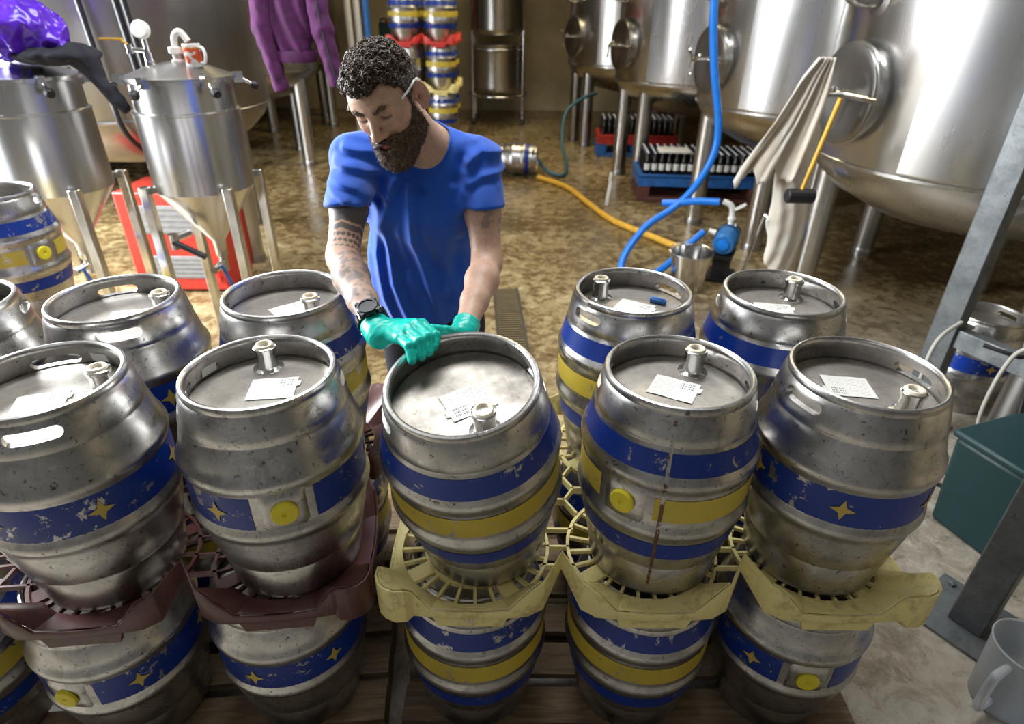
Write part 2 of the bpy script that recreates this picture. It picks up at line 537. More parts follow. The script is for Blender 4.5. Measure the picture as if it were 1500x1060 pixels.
KEYST = MB().lathe([(0.0, 0.050), (0.0105, 0.0505), (0.0115, 0.060), (0.014, 0.0625), (0.0185, 0.062), (0.0205, 0.058), (0.0205, 0.052)], 28).mesh('keystone', 'cream')
BUNG = MB().lathe([(0.0, 0.004), (0.005, 0.005), (0.0065, 0.0085), (0.010, 0.0095), (0.025, 0.0085), (0.0275, 0.006), (0.0275, 0.0)], 32).mesh('bung', 'bung_yellow')

BAND = {'mid': (0.254, 0.344, 0.199), 'up': (0.386, 0.438, None), 'low': (0.150, 0.196, None)}
def wall_r(z):
    pr = [(0.170, 0.112), (0.181, 0.165), (0.187, 0.203), (0.190, 0.262), (0.191, 0.300), (0.190, 0.336), (0.189, 0.384), (0.185, 0.398), (0.174, 0.443)]
    for (r0, z0), (r1, z1) in zip(pr, pr[1:]):
        if z0 <= z <= z1:
            return r0 + (r1 - r0) * (z - z0) / (z1 - z0)
    return 0.191
BANDC = {}
def band_mesh(name, z0, z1, matn, a0, a1):
    key = (z0, z1, matn, round(a0), round(a1))
    if key not in BANDC:
        n = 5
        prof = [(wall_r(z0 + (z1 - z0) * i / n) + 0.0009, z0 + (z1 - z0) * i / n) for i in range(n + 1)]
        full = a1 - a0 > 359
        BANDC[key] = MB().lathe(prof, 72, a0=a0, a1=a1 if not full else a0 + 360).mesh(name, matn)
    return BANDC[key]
def star_mesh():
    mb = MB()
    n = 8
    pts = [(0, 0)]
    for k in range(8):
        a = math.pi / 2 + k * math.pi / 4
        r = 0.027 if k % 2 == 0 else 0.0105
        pts.append((r * math.cos(a) * 0.95, r * math.sin(a)))
    vs = []
    r0 = 0.191 + 0.0022
    for x, z in pts:
        t = x / r0
        vs.append((r0 * math.cos(t), r0 * math.sin(t), 0.299 + z))
    mb.add(vs, [(0, k, k % 8 + 1) for k in range(1, 9)])
    return mb.mesh('star', 'paint_star')
STAR = star_mesh()

def label_mesh():
    me = bpy.data.meshes.new('paper_label')
    n = 8
    vs = []; fs = []
    for i in range(n + 1):
        for j in range(2):
            u = i / n
            vs.append(((u - 0.5) * 0.098, (j - 0.5) * 0.082, 0.0006 + 0.0012 * math.sin(u * 5) ** 2))
    for i in range(n):
        fs.append((2 * i, 2 * i + 2, 2 * i + 3, 2 * i + 1))
    # a torn tab at one corner
    o = len(vs)
    vs += [(0.049, 0.004, 0.001), (0.056, 0.006, 0.002), (0.057, 0.024, 0.002), (0.049, 0.026, 0.001)]
    fs.append((o, o + 1, o + 2, o + 3))
    me.from_pydata(vs, [], fs)
    uv = me.uv_layers.new(name='UVMap')
    for lp in me.loops:
        x, y, z = vs[lp.vertex_index]
        uv.data[lp.index].uv = (x / 0.098 + 0.5, y / 0.082 + 0.5)
    me.materials.append(MATS['label_paper'])
    return me
LABEL = label_mesh()
TAG = MB().box((0, 0, 0), (0.002, 0.04, 0.020)).mesh('asset_tag', 'white_pl', 0)

def boss_mesh():
    """pressed plate around the bung: follows the wall between the hoops"""
    mb = MB()
    na, nz = 10, 6
    vs = []
    for i in range(na + 1):
        for j in range(nz + 1):
            u = -1 + 2 * i / na; v = -1 + 2 * j / nz
            a = u * 0.26
            z = 0.300 + v * 0.054
            e = max(abs(u), abs(v))
            r = 0.1925 + (0.004 if e < 0.95 else -0.005)
            vs.append((r * math.cos(a), r * math.sin(a), z))
    fs = []
    for i in range(na):
        for j in range(nz):
            k = i * (nz + 1) + j
            fs.append((k, k + nz + 1, k + nz + 2, k + 1))
    mb.add(vs, fs)
    return mb.mesh('bung_plate', 'keg_steel', 60)
BOSS = boss_mesh()

OUTER = [(0.154, 0.014), (0.158, 0.045), (0.1675, 0.098), (0.170, 0.112), (0.181, 0.165), (0.187, 0.203), (0.189, 0.214), (0.1945, 0.222), (0.197, 0.232), (0.1955, 0.243), (0.191, 0.252), (0.190, 0.262),
         (0.191, 0.300), (0.190, 0.336), (0.191, 0.346), (0.1955, 0.355), (0.197, 0.366), (0.1945, 0.376), (0.189, 0.384), (0.185, 0.398), (0.174, 0.443), (0.173, 0.456), (0.170, 0.468), (0.162, 0.506)]
def streak(k, ang, wid, z0, z1, matn, nm):
    pr = [(a + 0.0016, z) for a, z in OUTER if z0 <= z <= z1]
    return MB().lathe(pr, 2, a0=ang - wid / 2, a1=ang + wid / 2).obj(nm, matn, k)
def keg(label, loc, scheme, slot=0.0, valve=None, lab=None, bung=None, tilt=None, asset=None, group='casks on the pallets', far=False, star0=0.0):
    """scheme 'star': one blue band with stars; 'tri': blue, yellow, blue; 'blue': blue band only; 'plain'"""
    k = thing('beer_cask', label, 'cask', loc, 0, group)
    rot = R(slot)
    if tilt is not None:
        ax = Vector(tilt).normalized()
        q = Vector((0, 0, 1)).rotation_difference(ax)
        k.rotation_euler = (q.to_matrix() @ Matrix.Rotation(rot, 3, 'Z')).to_euler()
    else:
        k.rotation_euler = (0, 0, rot)
    link('shell', KEG_LOW if far else KEG_BODY, k)
    def band(nm, z0, z1, mt, gap):
        if gap is None:
            me = band_mesh(nm, z0, z1, mt, 0, 360)
            link(nm, me, k)
        else:
            me = band_mesh(nm, z0, z1, mt, 19, 341)
            link(nm, me, k, rotz=R(gap - slot))
    if scheme == 'star':
        band('blue_band', 0.256, 0.342, 'paint_blue', bung)
        for j in range(6):
            a = star0 + 60 * j
            if bung is not None and abs((a - bung + 180) % 360 - 180) < 26:
                continue
            link('star', STAR, k, rotz=R(a - slot))
    elif scheme == 'tri':
        band('blue_band', 0.388, 0.438, 'paint_blue', None)
        band('yellow_band', 0.270, 0.330, 'paint_yellow', bung)
        band('blue_band', 0.150, 0.200, 'paint_blue', None)
    elif scheme == 'blue':
        band('blue_band', 0.388, 0.438, 'paint_blue', None)
    if far:
        return k
    link('top_head', KEG_HEAD, k)
    if bung is not None:
        p = link('bung_plate', BOSS, k, rotz=R(bung - slot))
        bo = link('bung', BUNG, p)
        bo.location = (0.1962, 0, 0.300)
        bo.rotation_euler = (0, math.pi / 2, 0)
        bo['label'] = 'yellow plastic bung'
    if valve is not None:
        a, r = R(valve[0] - slot), valve[1]
        v = link('valve', VALVE, k, (r * math.cos(a), r * math.sin(a), 0.4745))
        kk = link('keystone', KEYST, v)
        kk['label'] = 'cream plastic keystone plug'
    if lab is not None:
        x, y, az = lab
        v = Matrix.Rotation(-rot, 3, 'Z') @ Vector((x, y, 0))
        l = link('paper_label', LABEL, k, (v.x, v.y + 0, 0.4772), R(az) - rot)
        l['label'] = 'white printed paper label'
    if asset is not None:
        a = R(asset - slot)
        t = link('asset_tag', TAG, k, (0.1475 * math.cos(a), 0.1475 * math.sin(a), 0.492), a)
        t.rotation_euler = (0, R(-8), a)
    return k

RIM = 1.213
UB = RIM - KH          # underside of the upper casks
LB = 0.1345             # underside of the lower casks
G1 = 'casks on the upper layer'
G2 = 'casks on the lower layer'
# upper layer, left pallet
keg('steel cask with starred blue band and long hand hole facing forward on the brown tray', (-0.962, 1.055, UB), 'star', -64, (18, 0.105), (-0.005, -0.020, 20), None, None, 80, G1, star0=-46)
keg('steel cask with starred blue band and yellow bung, standing on the brown tray', (-0.530, 1.097, UB), 'star', 20, (103, 0.098), (0.018, 0.004, 8), -68, None, 158, G1, star0=-110)
keg('dark tarnished steel cask with valve at its side, behind the casks on the brown tray', (-1.035, 1.452, UB), 'star', -60, (10, 0.110), (0.03, -0.015, 15), None, None, None, G1, star0=-40)
keg('steel cask with blue and yellow bands beside the forearm with the watch', (-0.608, 1.494, UB), 'tri', 200, (-25, 0.090), (0.015, -0.005, 40), None, None, None, G1)
k0 = keg('steel cask with red scuff on its collar, at the outer end of the brown tray', (-1.445, 1.405, UB), 'star', 30, None, None, None, None, None, G1)
streak(k0, -35 - 30, 9, 0.40, 0.51, 'red_scuff', 'red_scuff')
# upper layer, right pallet
AX3 = Vector((-math.sin(R(4)), -math.sin(R(11)), 0)); AX3.z = math.sqrt(1 - AX3.x ** 2 - AX3.y ** 2)
B3 = Vector((-0.10, 1.031, 1.231)) - AX3 * KH
keg('steel cask with blue and yellow bands tipped forward under the gloved hands', B3, 'tri', 18, (-62, 0.100), (0.008, -0.006, -152), None, AX3, None, G1)
k4 = keg('steel cask with rust streak, yellow bung and blue and yellow bands on yellow tray', (0.355, 1.116, UB), 'tri', 165, (55, 0.098), (-0.004, 0.002, -28), -128, None, None, G1)
streak(k4, -104 - 165, 2.4, 0.01, 0.51, 'rust', 'rust_streak')
keg('steel cask with starred blue band at the outer corner of the yellow tray', (0.756, 1.118, UB), 'star', 200, (-58, 0.098), (-0.02, 0.016, 172), None, None, None, G1, star0=-112)
keg('steel cask with a blue clip lying on its head, bands blue and yellow', (0.327, 1.538, UB), 'tri', 215, (142, 0.100), (0.005, -0.012, -30), None, None, None, G1)
keg('steel cask with a single blue band, nearest to the hanging filter bag', (0.735, 1.538, UB), 'blue', 165, (50, 0.092), (-0.02, -0.015, -10), None, None, None, G1)
# lower layer
keg('lower cask with blue and yellow bands at the outer end under the brown tray', (-1.45, 1.00, LB), 'tri', 10, None, None, None, None, None, G2)
keg('lower cask with yellow bung and starred blue band under the brown tray', (-1.03, 1.05, LB), 'star', 40, None, None, -97, None, None, G2, star0=-50)
keg('lower cask with starred blue band and no bung under the brown tray', (-0.595, 1.10, LB), 'star', 60, None, None, None, None, None, G2, star0=-100)
keg('lower cask with bright blue and yellow bands directly below the tipped cask', (-0.095, 1.112, LB), 'tri', 20, None, None, None, None, None, G2)
keg('lower cask with blue and yellow bands under the middle of the yellow tray', (0.353, 1.112, LB), 'tri', 50, None, None, None, None, None, G2)
keg('lower cask with yellow bung and starred blue band under the yellow tray', (0.765, 1.112, LB), 'star', 30, None, None, -97, None, None, G2, star0=-137)
for x, y in ((-1.03, 1.47), (-0.60, 1.52), (-0.095, 1.535), (0.34, 1.535), (0.76, 1.535), (-1.46, 1.42)):
    keg('shaded lower cask of the rear row, mostly hidden between the pallet stacks', (x, y, LB), 'tri', 20, None, None, None, None, None, 'hidden lower casks of the rear row', far=True)
# clip on a cask head, stray cask stack by the conical fermenters
clip = MB().box((0, 0, 0.006), (0.045, 0.014, 0.012)).box((0, 0.0, 0.014), (0.036, 0.008, 0.004)).obj('blue_clip', 'blue_pl', None, (0.405, 1.560, UB + 0.4775), R(-30), bevel=0.002)
tag(clip, 'small dark blue plastic clip lying on a cask head', 'clip')
keg('cask with blue and yellow bands standing alone beside the conical fermenters', (-2.10, 2.44, UB), 'tri', 20, None, None, -20, None, None, 'casks by the fermenters')
keg('lower cask under the lone cask beside the conical fermenters', (-2.10, 2.44, LB), 'tri', 20, None, None, None, None, None, 'casks by the fermenters', far=True)
keg('cask with starred blue band standing on the floor behind the steel frame', (2.46, 2.86, 0.0), 'star', 20, None, None, None, None, None, None, star0=-100)

# ------------------------------------------------------------------ cask trays
PT = 0.423
def tray_parts(cols=3, rows=2, open_slots=()):
    D0 = 0.197
    wall = MB(); cradle = MB(); grid = MB(); tabs = []
    x0 = -(cols - 1) / 2 * PT
    def side(o, ux, uy, n):
        """columns (x, y, zb, zt) along one side; o: middle of first slot, ux along, uy inward"""
        out = []
        for i in range(n):
            c = i * PT
            seq = []
            if i > 0:
                seq.append((-0.2115, 0.090, 0.046, 0.104))
            ends = [] if i == n - 1 else [(0.165, 0.022, -0.012, 0.078)]
            if i > 0:
                seq.append((-0.165, 0.022, -0.012, 0.078))
            seq += [(-0.130, 0.004, -0.016, 0.060), (-0.088, 0.0, -0.016, 0.008), (-0.03, -0.003, -0.016, 0.006), (0.03, -0.003, -0.016, 0.006), (0.088, 0.0, -0.016, 0.008), (0.130, 0.004, -0.016, 0.060)] + ends
            for u, d, zb, zt in seq:
                p = o + ux * (c + u) + uy * (d - D0)
                out.append((p.x, p.y, zb, zt))
        # rounded corner lobe
        e = o + ux * ((n - 1) * PT) - uy * D0
        for th in (105, 80, 55, 35, 10, -15):
            p = e + ux * (0.158 + 0.052 * math.cos(R(th))) + uy * (0.039 - 0.052 * math.sin(R(th)))
            out.append((p.x, p.y, -0.018, 0.084))
        return out
    X, Y = Vector((1, 0, 0)), Vector((0, 1, 0))
    path = []
    path += side(Vector((x0, 0, 0)), X, Y, cols)
    path += side(Vector((-x0, 0, 0)), Y, -X, rows)
    path += side(Vector((-x0, (rows - 1) * PT, 0)), -X, -Y, cols)
    path += side(Vector((x0, (rows - 1) * PT, 0)), -Y, X, rows)
    n = len(path)
    vs = [(x, y, zb) for x, y, zb, zt in path] + [(x, y, zt) for x, y, zb, zt in path]
    wall.add(vs, [(i, (i + 1) % n, n + (i + 1) % n, n + i) for i in range(n)])
    slots = [Vector((x0 + i * PT, j * PT, 0)) for j in range(rows) for i in range(cols)]
    # inner skirt from the wall top down to each ring
    for i in range(n):
        p, q = path[i], path[(i + 1) % n]
        a, b = Vector((p[0], p[1], p[3])), Vector((q[0], q[1], q[3]))
        mid = (a + b) / 2; mid.z = 0
        s = min(slots, key=lambda t: (t - mid).length)
        if p[2] > 0.01 or q[2] > 0.01:
            continue
        rin = 0.183 if slots.index(s) in open_slots else 0.163
        da = Vector((a.x - s.x, a.y - s.y, 0)).normalized() * rin + s
        db = Vector((b.x - s.x, b.y - s.y, 0)).normalized() * rin + s
        da.z = db.z = 0.0035
        cradle.add([a, b, db, da], [(0, 1, 2, 3)])
    for s in slots:
        grid.lathe([(0.182, -0.010), (0.190, -0.010), (0.190, 0.003), (0.182, 0.003), (0.182, -0.010)], 40, s)
        grid.lathe([(0.118, -0.012), (0.126, -0.012), (0.126, 0.0), (0.118, 0.0), (0.118, -0.012)], 32, s)
        for k in range(24):
            a = 2 * math.pi * k / 24 + 0.06
            d = Vector((math.cos(a), math.sin(a), 0))
            wide = 0.040 if k % 6 == 2 else 0.0075
            grid.box(s + d * 0.154 + Vector((0, 0, -0.006)), (0.060, wide, 0.010), Matrix.Rotation(a, 3, 'Z'))
    # hexagonal webs in the gaps between four rings
    for i in range(cols + 1):
        for j in range(rows + 1):
            c = Vector((x0 + (i - 0.5) * PT, (j - 0.5) * PT, 0))
            inside = 0 < i < cols and 0 < j < rows
            if not inside:
                continue
            pts = [c + Vector((0.055 * math.cos(R(60 * k)), 0.055 * math.sin(R(60 * k)), 0)) for k in range(6)]
            for k in range(6):
                a, b = pts[k], pts[(k + 1) % 6]
                d = b - a
                grid.box((a + b) / 2 + Vector((0, 0, 0.0)), (d.length + 0.005, 0.006, 0.022), Matrix.Rotation(math.atan2(d.y, d.x), 3, 'Z'))
                e = c + (a - c) * 2.1
                d = e - a
                grid.box((a + e) / 2, (d.length, 0.006, 0.022), Matrix.Rotation(math.atan2(d.y, d.x), 3, 'Z'))
    for i in range(cols):   # webs joining neighbouring rings in x, and rows in y
        for j in range(rows):
            s = slots[j * cols + i]
            if i + 1 < cols:
                for yy in (-0.06, 0, 0.06):
                    grid.box(s + Vector((PT / 2, yy, -0.004)), (0.06 + abs(yy) * 0.5, 0.006, 0.014))
            if j + 1 < rows:
                for xx in (-0.06, 0, 0.06):
                    grid.box(s + Vector((xx, PT / 2, -0.004)), (0.006, 0.06 + abs(xx) * 0.5, 0.014))
    for i in range(cols):
        t = MB()
        c = Vector((x0 + i * PT, -D0 - 0.002, 0))
        vs = []
        for yy in (0, 0.014):
            vs += [c + Vector((-0.088, yy, -0.014)), c + Vector((0.088, yy, -0.014)), c + Vector((0.076, yy, -0.050)), c + Vector((-0.076, yy, -0.050))]
        t.add(vs, [(3, 2, 1, 0), (4, 5, 6, 7), (0, 1, 5, 4), (1, 2, 6, 5), (2, 3, 7, 6), (3, 0, 4, 7)])
        tabs.append(t)
    return wall, cradle, grid, tabs
TW, TC, TG, TT = tray_parts(3, 2, (0,))
_, TCB, _, _ = tray_parts(3, 2)
def solid(mb, name, matn, th):
    o = mb.obj('tmp', matn, smooth=0)
    bm = bmesh.new(); bm.from_mesh(o.data)
    bmesh.ops.remove_doubles(bm, verts=bm.verts, dist=1e-4)
    bm.to_mesh(o.data); bm.free()
    md = o.modifiers.new('s', 'SOLIDIFY'); md.thickness = th; md.offset = 1
    b2 = o.modifiers.new('b', 'BEVEL'); b2.width = 0.002; b2.segments = 2; b2.limit_method = 'ANGLE'; b2.angle_limit = R(25)
    me = bake(o, name)
    me.shade_smooth(); me.set_sharp_from_angle(angle=R(35))
    return me
def tray(label, matn, loc, rotz, group=None):
    t = thing('cask_tray', label, 'tray', loc, rotz, group)
    link('rim_wall', solid(TW, 'rim_wall', matn, 0.006), t)
    link('cradle', solid(TC if matn == 'loc_yellow' else TCB, 'cradle', matn, 0.003), t)
    TG.obj('ring_grid', matn, t, smooth=30)
    tabs = [tb.obj('hanging_tab', matn, t, smooth=0, bevel=0.002) for tb in TT]
    if matn == 'loc_yellow':
        y = -0.2000
        pm = MB()
        for (x, z, w_, h_) in ((-0.006, -0.031, 0.003, 0.022), (-0.001, -0.0215, 0.010, 0.003), (-0.001, -0.0305, 0.010, 0.003), (0.0045, -0.026, 0.003, 0.010)):
            pm.box((-PT + x, y, z), (w_, 0.0016, h_))
        pm.obj('letter_p', 'white_pl', tabs[0], smooth=0)['label'] = 'white letter P'
    return t
tray('yellow plastic cask tray with scalloped rim between the two layers of casks', 'loc_yellow', (0.333, 1.116, UB - 0.004), 0)
tray('dark brown plastic cask tray with scalloped rim between the two layers of casks', 'loc_brown', (-0.968, 1.056, UB - 0.004), R(6.2))

# ------------------------------------------------------------------ timber pallets
def pallet(label, loc, rotz, w=1.30, d=1.0, group='timber pallets'):
    p = thing('timber_pallet', label, 'pallet', loc, rotz, group)
    bd = MB().box((0, 0, 0.118), (w, 0.105, 0.022)).mesh('deck_board', 'wood', 0)
    nb = 7
    for i in range(nb):
        link('deck_board', bd, p, (0, -d / 2 + 0.053 + (d - 0.106) * i / (nb - 1), rng.uniform(-0.001, 0.001)), rng.uniform(-0.006, 0.006))
    st = MB().box((0, 0, 0.0635), (0.10, d, 0.087)).mesh('stringer', 'wood', 0)
    bt = MB().box((0, 0, 0.010), (w, 0.10, 0.020)).mesh('bottom_board', 'wood', 0)
    for x in (-w / 2 + 0.05, 0, w / 2 - 0.05):
        link('stringer', st, p, (x, 0, 0))
    for y in (-d / 2 + 0.05, 0, d / 2 - 0.05):
        link('bottom_board', bt, p, (0, y, 0))
    return p
pallet('rough timber pallet under the casks with the yellow tray', (0.340, 1.32, 0.004), 0, 1.28, 0.98)
pallet('rough timber pallet under the casks with the brown tray', (-1.02, 1.26, 0.004), R(5.5), 1.28, 0.98)

# stack with trays far behind
FW, FC, FG, FT = tray_parts(2, 2)
def far_stack(x, y):
    for k in range(3):
        pallet(('lowest', 'middle', 'topmost')[k] + ' timber pallet in the pile under the far cask stack', (x, y, 0.004 + 0.130 * k), 0, 1.0, 0.9, 'pallets under the far cask stack')
    z = 0.396
    for lay in range(3):
        for i in (-0.5, 0.5):
            for j in (0, 1):
                sch = 'plain' if (i < 0 and lay == 1) else 'tri'
                lab = ('plain far cask without bands ' if sch == 'plain' else 'far cask with blue and yellow bands ') + ('on bare pallets under the yellow tray', 'between the yellow and the red tray', 'on top of the red tray')[lay] + ('', ', rear row')[j]
                keg(lab, (x + i * PT, y - 0.2 + PT * j, z), sch, 10, None, None, None, None, None, 'far cask stack', far=True)
        z += KH
        if lay < 2:
            m = ('loc_yellow', 'loc_red')[lay]
            t = thing('cask_tray', ('yellow', 'red')[lay] + ' plastic cask tray in the far cask stack', 'tray', (x, y - 0.2, z + 0.004))
            link('rim_wall', solid(FW, 'rim_wall', m, 0.006), t)
            link('cradle', solid(FC, 'cradle', m, 0.003), t)
            FG.obj('ring_grid', m, t, smooth=30)
            for tb in FT:
                tb.obj('hanging_tab', m, t, smooth=0)
        z += 0.006
far_stack(-1.14, 8.7)

# ------------------------------------------------------------------ big vessels on the right
def big_tank(label, c, r, ang, seam=1.10, top=3.6, jacket=(0, 0), legs=(), mat='tank_steel', man=True, group='large vessels on legs'):
    """c: axis on the floor, ang: direction the manway faces (deg), jacket: arc of the insulation sleeve"""
    t = thing('fermentation_tank', label, 'tank', (c[0], c[1], 0), 0, group)
    prof = [(0.0, seam - 0.40), (r * 0.30, seam - 0.385), (r * 0.60, seam - 0.32), (r * 0.83, seam - 0.20), (r * 0.95, seam - 0.09), (r, seam), (r, top), (r * 0.8, top + 0.25), (0, top + 0.4)]
    MB().lathe(prof, 72).obj('vessel_body', mat, t)
    MB().lathe([(r + 0.002, seam - 0.012), (r + 0.006, seam - 0.008), (r + 0.006, seam + 0.008), (r + 0.002, seam + 0.012)], 72).obj('weld_seam', mat, t)
    if jacket[1] > jacket[0]:
        a0, a1 = jacket
        j = MB().lathe([(r - 0.01, seam + 0.03), (r + 0.030, seam + 0.03), (r + 0.030, top - 0.1), (r - 0.01, top - 0.1)], 48, a0=a0, a1=a1)
        k = len(j.v) // 49
        j.f += [tuple(range(k)), tuple(range(48 * k, 49 * k))[::-1]]
        j.obj('cooling_jacket', 'tank_steel', t)
    for a in legs:
        p = (0.86 * r * math.cos(R(a)), 0.86 * r * math.sin(R(a)))
        l = MB().cyl((p[0], p[1], 0.02), (p[0], p[1], seam - 0.10), 0.085, seg=24).obj('leg', 'tank_steel', t)
        MB().lathe([(0.09, 0.0), (0.09, 0.05), (0.086, 0.06)], 24, (p[0], p[1], 0.0), caps=True).obj('foot', 'tank_dark', l)
    if man:
        a = R(ang)
        d = Vector((math.cos(a), math.sin(a), 0))
        rot = Matrix((Vector((-math.sin(a), math.cos(a), 0)), Vector((0, 0, 1)), d)).transposed()
        zc = seam + 0.36
        m = MB().lathe([(0.235, -0.14), (0.235, 0.05), (0.268, 0.055), (0.268, 0.075), (0.235, 0.08)], 40, d * (r - 0.02) + Vector((0, 0, zc)), rot).obj('manway', mat, t)
        q = MB().lathe([(0.258, 0.062), (0.258, 0.088), (0.235, 0.095), (0.16, 0.075), (0.0, 0.06)], 40, d * (r - 0.02) + Vector((0, 0, zc)), rot).obj('manway_door', 'tank_dark', m)
        b = MB()
        c0 = d * (r + 0.06) + Vector((0, 0, zc))
        s = Vector((-math.sin(a), math.cos(a), 0))
        b.cyl(c0 - s * 0.29, c0 + s * 0.29, 0.018)
        b.cyl(c0 - d * 0.02, c0 + d * 0.15, 0.016)
        for k in range(3):
            e = Matrix.Rotation(R(120 * k + 20), 3, d) @ s
            b.cyl(c0 + d * 0.14, c0 + d * 0.14 + e * 0.10, 0.011)
            b.lathe([(0, -0.018), (0.013, -0.013), (0.018, 0), (0.013, 0.013), (0, 0.018)], 12, c0 + d * 0.14 + e * 0.11)
        b.obj('door_clamp', 'polished', m)
        # elbow pipe above the door
        p = d * r + Vector((0, 0, zc + 0.46))
        MB().tube([p - d * 0.05, p + d * 0.10, p + d * 0.19 + Vector((0, 0, 0.06)), p + d * 0.20 + Vector((0, 0, 0.30)), p + d * 0.20 + Vector((0, 0, 1.2))], 0.042, 14).obj('elbow_pipe', 'polished', t)
        MB().lathe([(0.085, 0.0), (0.085, 0.02), (0.045, 0.03)], 24, p - d * 0.02, rot).obj('flange', 'tank_dark', t)
    return t
big_tank('large steel fermentation tank with wide jacket sheet and mallet hanging at its door', (2.90, 3.85), 1.02, 188, 1.10, 3.6, (212, 355), (140, 265, 330, 40))
big_tank('large steel fermentation tank behind the blue hose', (2.66, 5.95), 1.0, 192, 1.13, 3.6, (215, 350), (174, 232, 300, 50))
big_tank('large steel fermentation tank above the red bottle crate', (2.20, 8.05), 1.0, 196, 1.13, 3.6, (222, 350), (180, 215, 320, 50))
big_tank('farthest large steel fermentation tank in the right-hand row', (1.80, 10.3), 1.0, 202, 1.13, 3.6, (230, 350), (180, 213, 322, 50))
big_tank('tall dark steel vessel behind the two conical fermenters', (-2.95, 5.15), 0.97, 200, 1.18, 3.6, (0, 0), (200, 340, 60), 'tank_dark', False)
big_tank('dark steel vessel on legs beyond the purple fleece', (-3.55, 8.6), 1.0, 200, 1.15, 3.6, (0, 0), (200, 270, 345, 60), 'tank_dark', False)
big_tank('farthest dark steel vessel on legs in the left-hand row', (-4.0, 11.6), 1.0, 200, 1.15, 3.6, (0, 0), (200, 270, 345, 60), 'tank_dark', False)
# cables down the dark vessel
for i, dx in enumerate((0.0, 0.22, 0.27)):
    x = -2.62 + dx
    tag(MB().tube([(x, 4.16, 3.4), (x + 0.01, 4.15, 2.6), (x + 0.05, 4.15, 1.9), (x + 0.07, 4.16, 1.40), (x + 0.08, 4.20, 1.12), (x + 0.09, 4.45, 0.93), (x + 0.10, 4.80, 0.86)], 0.018, 8).obj('black_cable', 'black_rub'), 'black cable running down the face of the dark vessel', 'cable', 'cables on the dark vessel')

